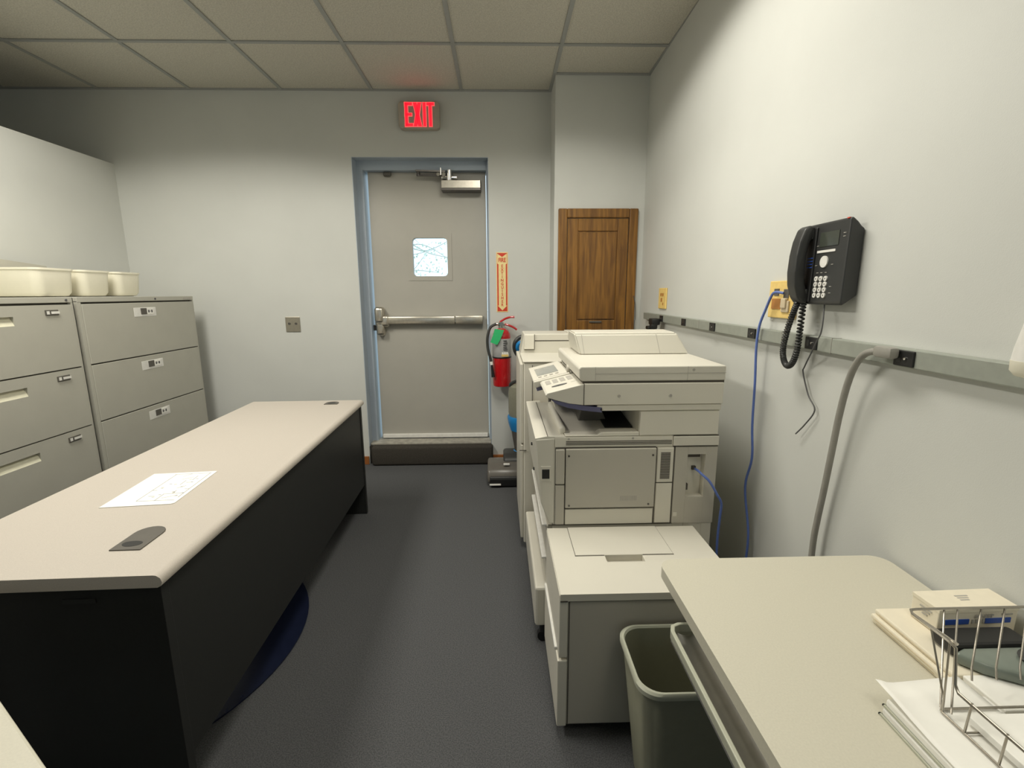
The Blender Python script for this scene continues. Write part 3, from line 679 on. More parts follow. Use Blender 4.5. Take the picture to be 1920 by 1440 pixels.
b = B(); b.box(LX0-.026, LX0, LY0+.004, LY1, .28, .494, .003); b.box(LX0-.030, LX0, LY0+.002, LY1, .035, .272, .003); fd = h.part(b, 'front_door', 'cream3')
b = B(); b.box(LX0-.034, LX0-.020, LY0+.05, LY1-.02, .270, .282, .003); h.part(b, 'door_pull', 'white', fd)
b = B(); b.box(LX0+.003, LX0+.006, LY0+.0062, LY0+.009, .04, .474); b.box(LX0+.003, LX1, LY0+.0062, LY0+.009, .470, .474); b.box(LX0-.024, LX0-.002, LY0-.001, LY0+.003, .474, .478); h.part(b, 'side_gap', 'seam')
b = B(); b.box(.56, .64, LY0-.004, LY0+.01, .392, .404); h.part(b, 'side_slot', 'black')
for (cx_, cy_) in ((.24, 1.32), (.24, 1.64), (.69, 1.32), (.69, 1.64)):
    b = B(); b.cyl((cx_, cy_, .019), .018, .02, 'y', 16); b.cyl((cx_, cy_, .036), .012, .012); h.part(b, 'caster', 'black', smooth=True)

# ================================================================= FILING CABINETS
CX = -2.244
def lateral(y0, y1, label, recessed):
    t = T('filing_cabinet', ((CX-.23), (y0+y1)/2, 0), label, 'filing cabinet', 'lateral filing cabinets')
    b = B(); b.box(CX-.455, CX-.018, y0, y1, 0, 1.372, .003); b.box(CX-.03, CX, y0, y1, 1.345, 1.373, .002); b.box(CX-.03, CX-.001, y0, y0+.022, 0, 1.35); b.box(CX-.03, CX-.001, y1-.012, y1, 0, 1.35); t.part(b, 'case', 'cab')
    b = B(); b.box(CX-.026, CX-.017, y0+.02, y1-.01, .05, 1.346); t.part(b, 'drawer_gap', 'cabdark')
    zz = [1.338, 1.005, .683, .362, .045]
    for i in range(4):
        z1, z0 = zz[i]-.003, zz[i+1]+.004
        if recessed:
            hy0, hy1 = 2.075, 2.272; hz1 = z1-.05; hz0 = hz1-.042
            b = B(); b.box(CX-.018, CX+.002, y0+.024, hy0, z0, z1); b.box(CX-.018, CX+.002, hy1, y1-.014, z0, z1); b.box(CX-.018, CX+.002, hy0, hy1, z0, hz0); b.box(CX-.018, CX+.002, hy0, hy1, hz1, z1)
            bmesh.ops.remove_doubles(b.bm, verts=b.bm.verts, dist=1e-5)
            d = t.part(b, 'drawer', 'cab')
            b = B(); b.box(CX-.0175, CX-.014, hy0, hy1, hz0, hz1); b.prism([(CX-.016, hz0), (CX+.001, hz0), (CX-.010, hz0+.026), (CX-.016, hz0+.026)], 'y', hy0, hy1); t.part(b, 'handle', 'pull', d)
            ly = 2.43
            b = B(); b.box(CX+.002, CX+.007, ly, ly+.072, z1-.052, z1-.024, .003); q = t.part(b, 'label_holder', 'grommet', d)
            b = B(); b.box(CX+.006, CX+.0085, ly+.03, ly+.075, z1-.044, z1-.032); b.box(CX+.006, CX+.0085, ly+.006, ly+.02, z1-.046, z1-.03); t.part(b, 'label_card', 'white', q)
        else:
            b = B(); b.box(CX-.018, CX+.002, y0+.024, y1-.014, z0, z1, .002); d = t.part(b, 'drawer', 'cab')
            ly = 3.010
            b = B(); b.box(CX+.0015, CX+.0032, ly, ly+.19, z1-.085, z1-.03, .001); q = t.part(b, 'label_holder', 'white', d, label='pale plastic label holder')
            b = B(); b.box(CX+.003, CX+.006, ly+.056, ly+.105, z1-.072, z1-.034); t.part(b, 'label_window', 'grommet', q)
            b = B(); b.box(CX+.003, CX+.0055, ly+.105, ly+.165, z1-.072, z1-.036); t.part(b, 'label_card', 'paper', q)
            b = B(); b.box(CX+.0055, CX+.006, ly+.116, ly+.128, z1-.062, z1-.046); b.box(CX+.0055, CX+.006, ly+.133, ly+.138, z1-.056, z1-.052); b.box(CX+.0055, CX+.006, ly+.143, ly+.155, z1-.062, z1-.046); t.part(b, 'label_marks', 'ink', q)
    b = B(); b.cyl((CX+.001, 3.21 if not recessed else 2.56, 1.358), .006, .006, 'x', 12); t.part(b, 'lock', 'ink')
    if not recessed:
        b = B(); b.box(CX, CX+.002, y1-.11, y1-.03, 1.352, 1.364); t.part(b, 'badge', 'greyprint')
lateral(2.625, 3.60, 'beige four-drawer filing cabinet at the far end, near the back wall', False)
lateral(1.70, 2.598, 'beige four-drawer filing cabinet with recessed pulls, nearest the camera', True)
# white tubs on the cabinets
def tub(y0, y1, label):
    b2 = B(); bm = b2.bm
    x0, x1, z0, H_ = -2.665, -2.360, 1.3745, .150
    def ring(ins, z, r):
        pts = []
        X0, X1, Y0, Y1 = x0+ins, x1-ins, y0+ins, y1-ins
        for cx_, cy_, a0 in ((X1-r, Y0+r, -90), (X1-r, Y1-r, 0), (X0+r, Y1-r, 90), (X0+r, Y0+r, 180)):
            for k in range(7):
                a = math.radians(a0+15*k); pts.append(bm.verts.new((cx_+r*math.cos(a)-(x0+x1)/2, cy_+r*math.sin(a)-(y0+y1)/2, z)))
        return pts
    rs = [ring(.040, .0, .03), ring(.020, .005, .045), ring(.010, .024, .045), ring(0.003, H_-.012, .04), ring(-.001, H_-.010, .04), ring(-.001, H_, .04), ring(.004, H_, .04), ring(.012, .030, .04), ring(.03, .012, .03)]
    for a, c2 in zip(rs, rs[1:]):
        for i in range(len(a)): bm.faces.new((a[i], a[(i+1) % len(a)], c2[(i+1) % len(a)], c2[i]))
    bm.faces.new(rs[0]); bm.faces.new(rs[-1])
    o = b2.out('plastic_tub', 'tub', smooth=True); o.location = ((x0+x1)/2, (y0+y1)/2, z0)
    return tag(o, label, 'tub', 'white tubs on the filing cabinets')
tub(2.550, 2.790, 'white plastic tub on the cabinets, nearest the camera')
tub(2.825, 3.042, 'white plastic tub in the middle of the row of three')
tub(3.082, 3.292, 'white plastic tub at the far end, nearest the back wall')
b = B(); b.prism([(2.0, 1.3745), (2.0, 1.642), (2.737, 1.577), (2.996, 1.554), (3.02, 1.3745)], 'x', -2.715, -2.703)
tag(b.out('grey_board', 'cab'), 'thin grey board leaning behind the nearest white tub', 'board')

# ================================================================= DESK
dang = math.atan2(.048, 1.867)
D = thing('desk', (-.797, 1.030, 0), 'long charcoal desk with a pale laminate top in the middle of the room', 'desk', dang)
DW, DL, DT = .665, 1.868, .737
def dpart(b, name, m, parent=None, smooth=False): return b.out(name, m, parent or D, smooth)
b = B()   # top with a rounded long edge (profile in x,z extruded along y)
prof = [(-DW, DT-.032), (-.012, DT-.032), (-.003, DT-.027), (0, DT-.018), (-.003, DT-.008), (-.012, DT-.001), (-.02, DT), (-DW, DT)]
b.prism(prof, 'y', 0, DL, 0); dpart(b, 'desk_top', 'desktop', smooth=True)
zt = DT-.032
b = B(); b.box(-DW+.02, -.014, .012, .040, 0, zt, .001); dpart(b, 'end_panel', 'desk')
b = B(); b.box(-DW+.02, -.014, DL-.040, DL-.012, 0, zt, .001); dpart(b, 'end_panel', 'desk')
b = B(); b.box(-.036, -.018, .040, DL-.040, .195, zt, .001); dpart(b, 'modesty_panel', 'desk')
b = B(); b.box(-.24, -.165, .009, .013, .664, .676); dpart(b, 'panel_slot', 'black')
b = B(); b.box(-DW+.02, -.14, DL-.45, DL-.045, .06, zt-.001, .002); ped = dpart(b, 'pedestal', 'desk')
for (z0, z1) in ((.07, .36), (.365, .52), (.525, .70)):
    b = B(); b.box(-DW+.002, -DW+.02, DL-.445, DL-.05, z0, z1, .002); dpart(b, 'pedestal_drawer', 'desk', ped)
for (u0, u1, y0, y1) in ((-.205, -.128, .118, .245), (-.205, -.128, 1.755, 1.825)):
    pts = [(u0, y0), (u1, y0)] + [((u0+u1)/2+(u1-u0)/2*math.cos(a), y1-.038+.038*math.sin(a)) for a in [math.pi*k/10 for k in range(11)]]
    b = B(); b.prism(pts, 'z', DT-.002, DT+.003, 0); g = dpart(b, 'cable_grommet', 'grommet')
    b = B(); ym = y0+.032
    b.prism([((u0+u1)/2-.002+.025*math.cos(a), ym+(.017*math.sin(a) if math.sin(a) < 0 else .012*math.sin(a))) for a in [2*math.pi*k/20 for k in range(20)]], 'z', DT+.0026, DT+.0036, 0); dpart(b, 'cable_hole', 'black', g)
# sheet of paper with a floor plan
pang = math.atan2(.022, .219)
P = thing('paper_sheet', (-1.238, 1.399, DT+.0008), 'white sheet with a printed floor plan lying on the desk', 'paper', pang)
b = B(); b.prism([(0, 0), (.205, 0), (.213, .008), (.216, .282), (.0, .282)], 'z', 0, .0009); b.out('sheet', 'paper', P)
b = B()
def ln(x0, y0, x1, y1, w=.0012):
    d = Vector((x1-x0, y1-y0, 0)); n = Vector((-d.y, d.x, 0)).normalized()*w
    a = Vector((x0, y0, 0)); c2 = Vector((x1, y1, 0)); b.prism([(a+n)[:2], (c2+n)[:2], (c2-n)[:2], (a-n)[:2]], 'z', .0009, .0011)
for q in ((.085, .035, .20, .03), (.085, .035, .085, .265), (.20, .05, .20, .265), (.08, .265, .205, .265), (.14, .03, .14, .085), (.14, .085, .20, .085), (.185, .12, .20, .12), (.165, .085, .165, .11), (.085, .12, .10, .12), (.12, .24, .14, .265), (.15, .16, .15, .2), (.16, .18, .18, .18), (.15, .05, .19, .07), (.13, .21, .16, .23), (.17, .2, .17, .24), (.1, .07, .12, .07), (.155, .13, .175, .15)): ln(*q)
for k in range(14): x = .095+.1*random.random(); y = .05+.19*random.random(); ln(x, y, x+.008, y, .0018)
b.out('floor_plan', 'faint', P)
# chair mat under the desk
pts = []
for k in range(25):
    a = math.radians(-62+k*124/24); pts.append((-1.43+.60*math.cos(a) if abs(a) < 9 else 0, 1.72+.62*math.sin(a)))
b = B(); b.prism([(-1.95, 1.15)] + [(-1.43+.60*math.cos(math.radians(-62+k*124/24)), 1.72+.62*math.sin(math.radians(-62+k*124/24))) for k in range(25)] + [(-1.95, 2.3)], 'z', .0005, .006, 0)
tag(b.out('floor_mat', 'mat'), 'dark blue glossy floor mat with a curved edge under the desk', 'mat')
# pale table at the lower left, beside the camera
Pc = Vector((-.814, .682)); dd = Vector((.839, -.544)); nn = Vector((-.544, -.839))
A = Pc - dd*.50; Bq = Pc + dd*.40
tb = T('side_table', ((A+Bq)/2+nn*.3).to_3d()[:], 'pale laminate table corner at the lower left, beside the camera', 'table')
b = B(); q = [A, Bq, Bq+nn*.6, A+nn*.6]; b.prism([tuple(p) for p in q], 'z', .712, .74, .004); tb.part(b, 'table_top', 'counter')
for (s_, t_) in ((.05, .05), (.85, .05), (.05, .55), (.85, .55)):
    p = A+dd*s_+nn*t_; b = B(); b.cyl((p.x, p.y, .356), .018, .712); tb.part(b, 'leg', 'darksteel', smooth=True)

# ================================================================= RIGHT WALL
def wl(y, z, off): return Vector((wallX(y)-off, y, z))
# multi-outlet strip
st = T('power_strip', (wallX(2.1), 2.1, 1.226), 'long grey multi-outlet power strip mounted along the right wall', 'power strip')
def wbox(bb, y0, y1, z0, z1, o0, o1, bev=0):
    ym = (y0+y1)/2; mt = Matrix.Translation((wallX(ym), ym, 0)) @ Matrix.Rotation(math.atan(-.02), 4, 'Z')
    bb.box(-o1, -o0, -(y1-y0)/2, (y1-y0)/2, z0, z1, bev, mtx=mt)
b = B(); wbox(b, .55, 3.30, 1.204, 1.248, .0005, .028, .003); st.part(b, 'channel', 'rail')
b = B()
for y in (3.0, 2.32, 1.60, 1.345): wbox(b, y, y+.002, 1.203, 1.249, .0005, .0287)
st.parts(b, 'joint', 'conduit')
for y in (2.90, 2.525, 2.16, 1.80, 1.435, 1.085, .72):
    b = B(); wbox(b, y-.028, y+.028, 1.207, 1.244, .02, .033, .002); o = st.part(b, 'outlet', 'black')
    b = B(); yy = y-.006; b.cyl(wl(yy, 1.226, .034), .0032, .004, 'x', 10); st.part(b, 'outlet_screw', 'chrome', o)
    b = B(); wbox(b, y+.006, y+.018, 1.216, 1.236, .030, .0338); st.part(b, 'outlet_face', 'blk2', o)
# charger plugged at the far end
ch = T('power_adapter', tuple(wl(2.93, 1.2, .06)), 'black power adapter plugged into the far end of the power strip', 'power adapter')
b = B(); wbox(b, 2.90, 2.98, 1.185, 1.225, .034, .085, .008); wbox(b, 2.93, 2.99, 1.155, 1.178, .05, .10, .008); wbox(b, 2.90, 2.94, 1.165, 1.19, .05, .09, .004); ch.part(b, 'body', 'black', smooth=True)
b = B(); b.tube([wl(2.91, 1.18, .06), wl(2.90, 1.12, .05), wl(2.92, 1.0, .03), wl(2.93, .5, .02), wl(2.93, .01, .02)], .004, 6); ch.part(b, 'cord', 'black', smooth=True)
# yellow wall plates
p1 = T('yellow_wall_plate', tuple(wl(2.97, 1.345, .0)), 'small yellowed outlet plate above the far end of the power strip', 'wall plate', 'yellowed wall plates')
b = B(); wbox(b, 2.90, 3.04, 1.283, 1.409, .0005, .010, .003); p1.part(b, 'plate', 'yellow')
b = B()
for (y, z) in ((2.99, 1.368), (2.955, 1.368)): wbox(b, y-.012, y+.012, z-.008, z+.010, .009, .0115)
wbox(b, 2.965, 2.99, 1.325, 1.348, .009, .0115); wbox(b, 2.94, 2.955, 1.305, 1.32, .009, .0115); p1.parts(b, 'jack', 'amber')
p2 = T('yellow_wall_plate', tuple(wl(1.65, 1.355, .0)), 'large yellowed jack plate with blue cable, left of the wall phone', 'wall plate', 'yellowed wall plates')
b = B(); wbox(b, 1.575, 1.735, 1.291, 1.419, .0005, .012, .003); p2.part(b, 'plate', 'yellow')
b = B(); wbox(b, 1.67, 1.70, 1.368, 1.392, .011, .014); wbox(b, 1.61, 1.64, 1.360, 1.390, .011, .014); p2.parts(b, 'jack_port', 'grommet')
b = B(); wbox(b, 1.655, 1.71, 1.322, 1.358, .011, .0145); p2.part(b, 'jack_cover', 'amber')
b = B(); wbox(b, 1.60, 1.645, 1.312, 1.352, .011, .018, .004); wbox(b, 1.61, 1.64, 1.325, 1.36, .012, .024, .004); p2.part(b, 'jack_block', 'beige')
# blue data cables
b = B(); b.tube([wl(1.63, 1.377, .02), wl(1.655, 1.380, .034), wl(1.675, 1.368, .036), wl(1.705, 1.32, .036), wl(1.73, 1.26, .04), wl(1.735, 1.18, .042), wl(1.735, 1.05, .035), wl(1.735, .88, .03), wl(1.725, .75, .025), wl(1.755, .62, .025), wl(1.70, .45, .025), wl(1.70, .30, .025), wl(1.70, .01, .025)], .0045, 8)
tag(b.out('data_cable', 'blue', smooth=True), 'blue data cable hanging from the yellow plate down to the floor', 'cable', 'blue data cables')
b = B(); b.tube([(.742, YC+.015, .719), (.746, YC-.01, .718), (.752, YC-.03, .712), (.775, YC-.045, .69), (.805, YC-.05, .64), (.828, YC-.04, .60), (.832, YC-.03, .54), (.835, YC-.02, .40), (.85, YC-.02, .01)], .0045, 8)
tag(b.out('data_cable', 'blue', smooth=True), 'blue data cable plugged into the side of the photocopier', 'cable', 'blue data cables')
# grey conduit cable
cc = T('power_cable', tuple(wl(1.27, 1.2, .03)), 'thick grey power cable arching from the strip down behind the counter', 'cable')
b = B(); b.tube([wl(1.10, 1.236, .045), wl(1.14, 1.236, .05), wl(1.18, 1.225, .052), wl(1.213, 1.19, .05), wl(1.24, 1.13, .045), wl(1.262, 1.04, .04), wl(1.28, .93, .035), wl(1.30, .80, .03), wl(1.312, .70, .03), wl(1.318, .60, .03), wl(1.32, .30, .025), wl(1.32, .01, .025)], .0088, 10); cc.part(b, 'cord', 'conduit', smooth=True)
b = B(); wbox(b, 1.092, 1.15, 1.222, 1.250, .0345, .060, .008); cc.part(b, 'plug', 'conduit', smooth=True)
# wall phone : face tilted slightly, built in a local frame (x = out of wall, y along wall, z up)
ph = thing('wall_telephone', tuple(wl(1.411, 1.46, 0)), 'black office telephone with a coiled handset cord on the right wall', 'telephone', math.atan(-.02))
def pp(b, name, m, parent=None, smooth=False, label=None): return b.out(name, m, parent or ph, smooth, label)
# local: +y = far side, -x = out of wall
pw = .105
b = B(); b.prism([(-.001, -.090), (-.001, .088), (-.012, .096), (-.020, .106), (-.036, .119), (-.042, .116), (-.046, -.110), (-.040, -.118), (-.028, -.110)], 'y', -pw, pw, .004); base = pp(b, 'body', 'blk2')
fa = math.atan2(-.004, .226)
FM = Matrix.Translation((-.0443, 0, .003)) @ Matrix.Rotation(-fa, 4, 'Y')
def fbox(bb, u0, u1, z0, z1, h=.0015, h0=0.001, bev=0):   # u measured from the far (left in view) edge 0..1 of the width
    y1 = pw-u0*2*pw; y0 = pw-u1*2*pw; bb.box(-h, h0, y0, y1, z0, z1, bev, mtx=FM)
def zf(v): return .115-.228*v
b = B(); fbox(b, .43, .82, zf(.30), zf(.125), .0012); pp(b, 'screen', 'phonelcd', base)
b = B(); fbox(b, .40, .78, zf(.375), zf(.345), .0016); pp(b, 'label_strip', 'white', base)
b = B(); b.cyl((-.001, pw-.58*2*pw, zf(.49)), .0165, .005, 'x', 28, mtx=FM); pp(b, 'navigation_wheel', 'white', base, True)
for r_ in range(4):
    for c2 in range(3):
        b = B(); b.cyl((-.001, pw-(.455+.100*c2)*2*pw, zf(.70+.070*r_)), .0073, .004, 'x', 16, mtx=FM); k_ = pp(b, 'number_key', 'white', base, True)
        b = B(); b.box(-.0036, -.003, pw-(.455+.100*c2)*2*pw-.0015, pw-(.455+.100*c2)*2*pw+.0015, zf(.70+.070*r_)-.0022, zf(.70+.070*r_)+.0022, mtx=FM); pp(b, 'digit', 'ink', k_)
b = B()
for (u, v_) in ((.31, .22), (.31, .255), (.40, .285), (.92, .17), (.92, .21), (.41, .53), (.75, .53), (.46, .625), (.55, .625), (.64, .625), (.34, .80), (.34, .87), (.77, .80), (.77, .88)): fbox(b, u-.022, u+.022, zf(v_)-.0008, zf(v_)+.0008, .0012)
b.outs('button_print', 'greyprint', base)
b = B(); b.box(-.001, .003, -pw+.006, -pw+.015, zf(.012), zf(-.001), mtx=FM); pp(b, 'message_lamp', 'signred', base)
# handset : a long curved bar with a cup at each end
b = B()
oz = [(.112, .046), (.116, .060), (.106, .074), (.07, .086), (.03, .092), (-.02, .094), (-.06, .090), (-.095, .078), (-.114, .064), (-.118, .046)]
iz = [(-.085, .044), (-.075, .052), (-.055, .058), (-.02, .062), (.03, .062), (.058, .058), (.074, .052), (.084, .044)]
b.prism([(-x, z) for z, x in oz] + [(-x, z) for z, x in iz], 'y', .040, .086, .007, 3)
hs = pp(b, 'handset', 'blk2', None, True)
b = B(); b.box(-.056, -.042, .040, .086, .074, .106, .006); b.outs('handset_cup', 'blk2', hs, True)
b = B(); b.box(-.058, -.042, .040, .084, -.104, -.070, .006); b.outs('handset_cup', 'blk2', hs, True)
b = B(); b.box(-.005, .001, .028, .090, -.112, .105, .003, mtx=FM); pp(b, 'handset_cradle', 'black', base)
b = B()
for k in range(4): b.box(-.0065, -.004, .03, .055, -.012+k*.009, -.009+k*.009, mtx=FM)
pp(b, 'speaker_slots', 'labelblue', base)
# coiled cord
def coil(path, rc_, turns, rw):
    Pp = [Vector(p) for p in path]; Q = []
    n = len(Pp)
    for i in range(n-1):
        p0, p1, p2, p3 = Pp[max(i-1, 0)], Pp[i], Pp[i+1], Pp[min(i+2, n-1)]
        for k in range(20):
            t = k/20; Q.append(.5*((2*p1)+(-p0+p2)*t+(2*p0-5*p1+4*p2-p3)*t*t+(-p0+3*p1-3*p2+p3)*t**3))
    Q.append(Pp[-1]); out = []; up = None; N = turns*9
    for j in range(N+1):
        s_ = j/N*(len(Q)-1); i = min(int(s_), len(Q)-2); f_ = s_-i; p = Q[i].lerp(Q[i+1], f_); t = (Q[i+1]-Q[i]).normalized()
        if up is None: up = t.orthogonal().normalized()
        up = (up-t*up.dot(t)).normalized(); bi = t.cross(up); a = 2*math.pi*turns*j/N
        out.append(p+(up*math.cos(a)+bi*math.sin(a))*rc_)
    return out
loop = [(-.062, .064, -.112), (-.064, .080, -.150), (-.060, .108, -.205), (-.055, .128, -.262), (-.052, .122, -.300), (-.052, .098, -.316), (-.052, .072, -.300), (-.052, .056, -.255), (-.052, .052, -.190), (-.052, .050, -.115)]
b = B(); b.tube(coil(loop, .0068, 62, .0), .0034, 6, 1); pp(b, 'coiled_cord', 'blk2', hs, True)
# thin loose cord below the phone
b = B(); b.tube([wl(1.395, 1.345, .03), wl(1.375, 1.30, .042), wl(1.375, 1.262, .044), wl(1.39, 1.235, .044), wl(1.42, 1.195, .038), wl(1.478, 1.145, .016), wl(1.488, 1.125, .012), wl(1.45, 1.06, .012), wl(1.41, 1.02, .012), wl(1.445, .965, .014), wl(1.482, .922, .018)], .0022, 6)
tag(b.out('cord', 'ink', smooth=True), 'thin black loose cord dangling below the wall telephone', 'cord')
# white bottle-shaped dispenser at the right edge
wb = T('wall_dispenser', (.925, .775, 1.225), 'white rounded plastic dispenser on the right wall over the power strip', 'dispenser')
b = B(); b.lathe([(.022, 0), (.034, .003), (.041, .012), (.042, .030)], (.925, .775, 1.232), 24); wb.part(b, 'base_cap', 'tub', smooth=True)
b = B(); b.lathe([(.0415, .0), (.040, .02), (.034, .06), (.028, .10), (.022, .13), (.012, .14)], (.925, .775, 1.262), 24); wb.part(b, 'body', 'white', smooth=True)
b = B(); wbox(b, .75, .80, 1.25, 1.33, .0005, .02, .003); wb.part(b, 'bracket', 'white')

# ================================================================= COUNTER, CABINET, WASTE BASKET
ct = T('work_counter', (.70, .5, .70), 'pale laminate counter table with rounded corners and a metal drawer pull, along the right wall', 'counter')
b = B(); r = .05; x0, x1, y0, y1 = .392, .968, -.9, 1.085
pts = [(x0, y0), (wallX(y0)-.004, y0), (x1+.0, y1-r*.8)]
pts += [(x1-r*.8+r*.8*math.cos(a), y1-r*.8+r*.8*math.sin(a)) for a in [math.radians(15*k) for k in range(1, 7)]]
pts += [(x0+r*.8+r*.8*math.cos(a), y1-r*.8+r*.8*math.sin(a)) for a in [math.radians(90+15*k) for k in range(0, 7)]]
b.prism(pts, 'z', .692, .720, .0); ct.part(b, 'worktop', 'counter', smooth=False)
for yy in (-.82, .05, .98):
    b = B(); b.box(.88, .93, yy-.025, yy+.025, 0, .692, .003); ct.part(b, 'leg', 'darksteel')
b = B(); b.box(.44, .90, -.19, .912, .598, .691, .002); dr = ct.part(b, 'drawer', 'edge')
b = B(); b.prism([(.364, -.19), (.373, -.19), (.373, .900), (.378, .914), (.392, .920), (.44, .920), (.44, .928), (.388, .928), (.371, .920), (.364, .902)], 'z', .642, .662, .002); ct.part(b, 'pull_lip', 'binrim', dr)
n_ = 12; arc = [(.373+.067*k/n_, .653-.018*math.sin(math.pi*k/n_)) for k in range(n_+1)]
b = B(); b.prism(arc+[(.44, .612), (.373, .620)], 'y', -.19, .9195, 0); ct.part(b, 'pull', 'alu', dr, smooth=True)
# waste basket
wk = T('waste_basket', (.53, 1.125, 0), 'olive-grey plastic waste basket under the counter beside the paper feeder', 'waste basket')
def basket_shape(zs, rim=False):
    bb = B(); bm = bb.bm; rings = []
    for (z, ins, r_) in zs:
        X0, X1, Y0, Y1 = .342+ins, .790-ins, 1.000+ins, 1.258-ins; pts = []
        for cx_, cy_, a0 in ((X1-r_, Y0+r_, -90), (X1-r_, Y1-r_, 0), (X0+r_, Y1-r_, 90), (X0+r_, Y0+r_, 180)):
            for k in range(9):
                a = math.radians(a0+90*k/8); pts.append(bm.verts.new((cx_+r_*math.cos(a), cy_+r_*math.sin(a), z)))
        rings.append(pts)
    for a, c2 in zip(rings, rings[1:]):
        for i in range(len(a)): bm.faces.new((a[i], a[(i+1) % len(a)], c2[(i+1) % len(a)], c2[i]))
    return bb, rings
bb, rg = basket_shape([(.002, .045, .05), (.39, .006, .055), (.398, .010, .055), (.02, .050, .05)])
bb.bm.faces.new(rg[0]); bb.bm.faces.new(rg[-1]); wk.part(bb, 'basket', 'bin', smooth=True)
bb, rg = basket_shape([(.386, .002, .055), (.386, -.001, .055), (.398, -.001, .055), (.403, .003, .055), (.403, .008, .055), (.397, .011, .055), (.386, .007, .055)]); wk.part(bb, 'rim', 'binrim', smooth=True)

# ================================================================= THINGS ON THE COUNTER
TZ = .7202
# stack of envelopes
for k in range(3):
    hgt = .0095; z0 = TZ+k*(hgt+.0005); sh = (.0, -.004, .003)[k]
    e = T('envelope_pack', (.83, .76, z0), ['ivory envelope pack at the bottom of the pile under the box', 'ivory envelope pack in the middle of the pile under the box', 'ivory envelope pack on top of the pile, right under the box'][k], 'envelopes', 'ivory envelopes under the box')
    b = B(); b.box(.752+sh, .955+sh, .672-abs(sh), .842, z0, z0+hgt, .003); e.part(b, 'envelopes', 'ivory')
    b = B(); b.box(.7515+sh, .7525+sh, .70, .83, z0+.003, z0+.0045); e.part(b, 'flap_line', 'beige')
ZB = TZ+.031
bx_ = thing('small_carton', (.885, .793, ZB), 'small cream carton with blue bands on the envelope pile by the wall', 'box', math.radians(1.5))
bw, bd, bh = .155, .056, .050
b = B(); b.box(-bw/2, bw/2, -bd/2, bd/2, 0, bh, .002); cb = b.out('carton', 'ivory', bx_)
b = B(); b.box(-bw/2-.001, bw/2+.001, -bd/2-.001, bd/2+.001, bh-.007, bh+.001, .001); b.out('lid', 'ivory', bx_)
b = B(); b.box(-.066, -.018, -bd/2-.0015, -bd/2, .020, .030); b.box(.014, .064, -bd/2-.0015, -bd/2, .020, .030); b.outs('blue_band', 'labelblue', cb)
b = textmesh('SCHARP', .010, .0003, .0003); bmesh.ops.transform(b.bm, matrix=Matrix.Translation((.010, -bd/2-.0015, .0355)) @ TX, verts=b.bm.verts); b.out('lettering', 'greyprint', cb)
b = B()
for k in range(4): b.box(-.012+k*.007, -.008+k*.007, -bd/2-.0013, -bd/2, .021, .029)
for k in range(3): b.box(-.012, .014-.004*k, .008-k*.006, .011-k*.006, bh+.001, bh+.0014); b.box(-bw/2-.0014, -bw/2-.0008, -.015+.004*k, .010-.003*k, .034-k*.006, .037-k*.006)
b.box(.045, .066, -bd/2-.0013, -bd/2, .036, .039); b.outs('print', 'greyprint', cb)
# grey dispenser behind the wire basket
dp = T('tape_dispenser', (.85, .69, TZ), 'dark and smoky grey plastic tape dispenser behind the wire tray', 'tape dispenser')
b = B(); b.box(.785, .93, .706, .752, .7525, .776, .006); dp.part(b, 'black_base', 'black')
b = B()
pr = [(.775, .695), (.80, .706), (.95, .706), (.95, .640), (.90, .632), (.845, .640), (.80, .665)]
b.prism(pr, 'z', TZ+.031, .772, .006, 3); dp.part(b, 'grey_body', 'smoke', smooth=True)
b = B(); b.lathe([(.045, 0), (.048, .004), (.040, .008)], (.915, .672, .772), 24, .55); dp.part(b, 'tape_recess', 'blk2', smooth=True)
# support for dispenser : cardboard pad
b = B(); b.box(.768, .955, .600, .6695, TZ, TZ+.0298, .002); tag(b.out('note_pad', 'paper'), 'white note pad stack on the counter under the grey dispenser', 'note pad')
# ream of paper in clear sleeves with a loose top sheet
for k in range(2):
    e = thing('sleeved_paper', (0, 0, TZ+k*.0155), ['lower white paper stack in a clear sleeve at the counter edge', 'upper white paper stack in a clear sleeve under the loose sheet'][k], 'paper stack', 0, 'white paper stacks on the counter')
    dx = (.0, .004)[k]
    b = B(); b.box(.600+dx, .764, .30, .628, .001, .0145, .003); b.out('pages', ('white', 'paper')[k], e)
    b = B(); b.box(.597+dx, .600+dx, .30, .630, 0, .003); b.box(.597+dx, .760, .628, .6305, 0, .003); b.outs('sleeve_edge', 'binrim', e)
b2 = B(); n1, n2 = 14, 10; z0 = TZ+.0325
vs = []
for i in range(n1+1):
    row = []
    for j in range(n2+1):
        u, w_ = i/n1, j/n2
        x = .604+.150*u-.0*w_; y = .652-.022*(1-u)*0+.012*u-.33*w_
        z = z0+.010*math.exp(-(u*9)**2)*math.exp(-(w_*5)**2)+.0005
        row.append(b2.bm.verts.new((x, y, z)))
    vs.append(row)
top = []
for i in range(n1):
    for j in range(n2): b2.bm.faces.new((vs[i][j], vs[i+1][j], vs[i+1][j+1], vs[i][j+1]))
o = b2.out('loose_sheet', 'paper', smooth=True)
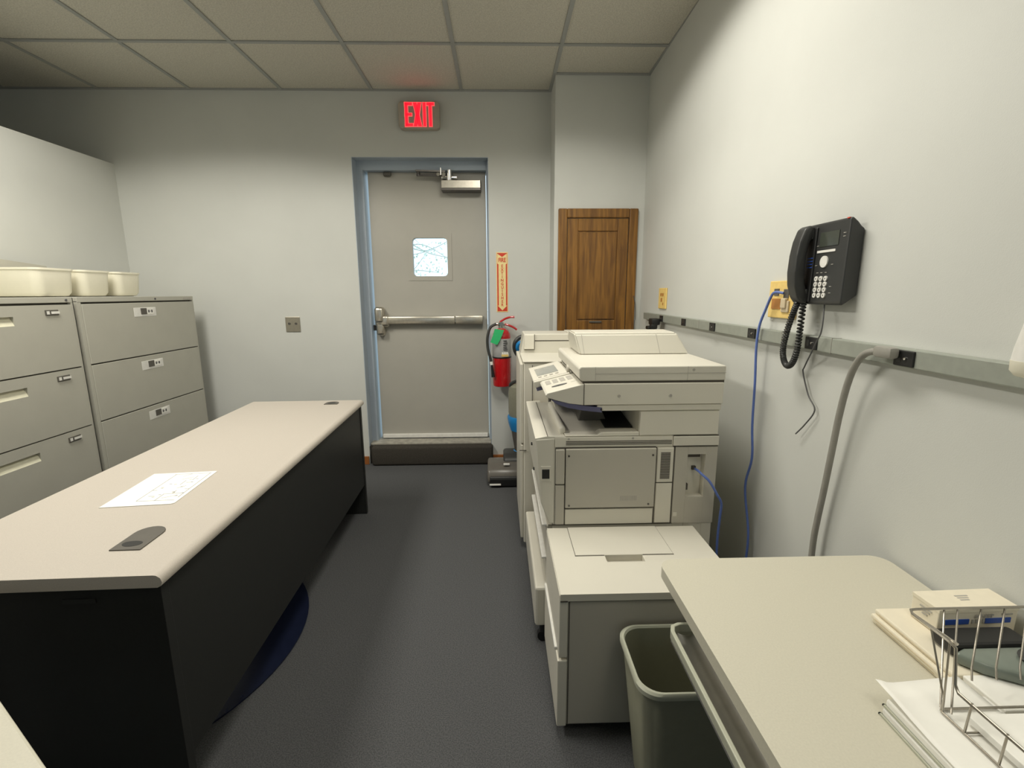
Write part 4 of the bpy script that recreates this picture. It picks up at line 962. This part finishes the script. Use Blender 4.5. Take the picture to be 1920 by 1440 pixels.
md = o.modifiers.new('s', 'SOLIDIFY'); md.thickness = .0004
tag(o, 'white loose sheet with a curled corner on top of the paper stack', 'paper')
# wire tray
wt = T('wire_tray', (.77, .45, TZ), 'chrome wire letter tray holding white paper at the right edge', 'letter tray')
bx0, bx1 = .662, .93; yb = .600; yt = .682; zb_, ztp, zl = .7565, .866, .803
def w(pts, r_=.0016, sm=1): 
    b.tube(pts, r_, 8, sm)
b = B(); w([(bx0+.012, .602, ztp), (bx0+.004, .672, ztp), (bx0+.010, .681, ztp), (bx0+.02, yt, ztp), (bx1, yt, ztp)], .0022); w([(bx0+.004, .672, ztp), (bx0+.006, .612, ztp), (bx0+.008, .600, ztp-.004), (bx0+.004, .588, zl+.008), (bx0+.003, .580, zl), (bx0+.002, .30, zl)], .0024); wt.part(b, 'rim', 'wire', smooth=True)
b = B(); w([(bx0, .30, zb_), (bx0, yb-.004, zb_), (bx0+.006, yb, zb_), (bx1, yb, zb_)], .0018); wt.part(b, 'base_rail', 'wire', smooth=True)
b = B()
w([(.729, yt, ztp), (.667, .603, zb_)], .0015); w([(.752, yt, ztp), (.668, .587, zb_+.004)], .0015)
for xx in (.792, .832, .871, .91): w([(xx, yt, ztp), (xx-.045, .640, .790), (xx-.052, .630, .776)], .0015)
wt.parts(b, 'back_wire', 'wire', smooth=True)
b = B()
for yy in (.560, .512, .465, .42, .37, .32): w([(bx0+.003, yy, zl+.003), (bx0, yy, zb_)], .0016)
w([(bx0+.006, .608, ztp), (bx0, .594, zb_)], .0014); w([(bx0+.006, .640, ztp), (bx0+.002, .598, zb_+.02), (bx0, .597, zb_)], .0014)
wt.parts(b, 'side_wire', 'wire', smooth=True)
b = B()
for yy in (.56, .50, .44, .38, .32): w([(bx0, yy, zb_), (bx1, yy, zb_)], .0014)
wt.parts(b, 'floor_wire', 'wire', smooth=True)
b = B(); b.box(.682, .925, .30, .578, zb_+.0018, zb_+.012, .001); tag(b.out('paper_stack', 'paper'), 'white paper stack lying inside the chrome wire tray', 'paper stack')
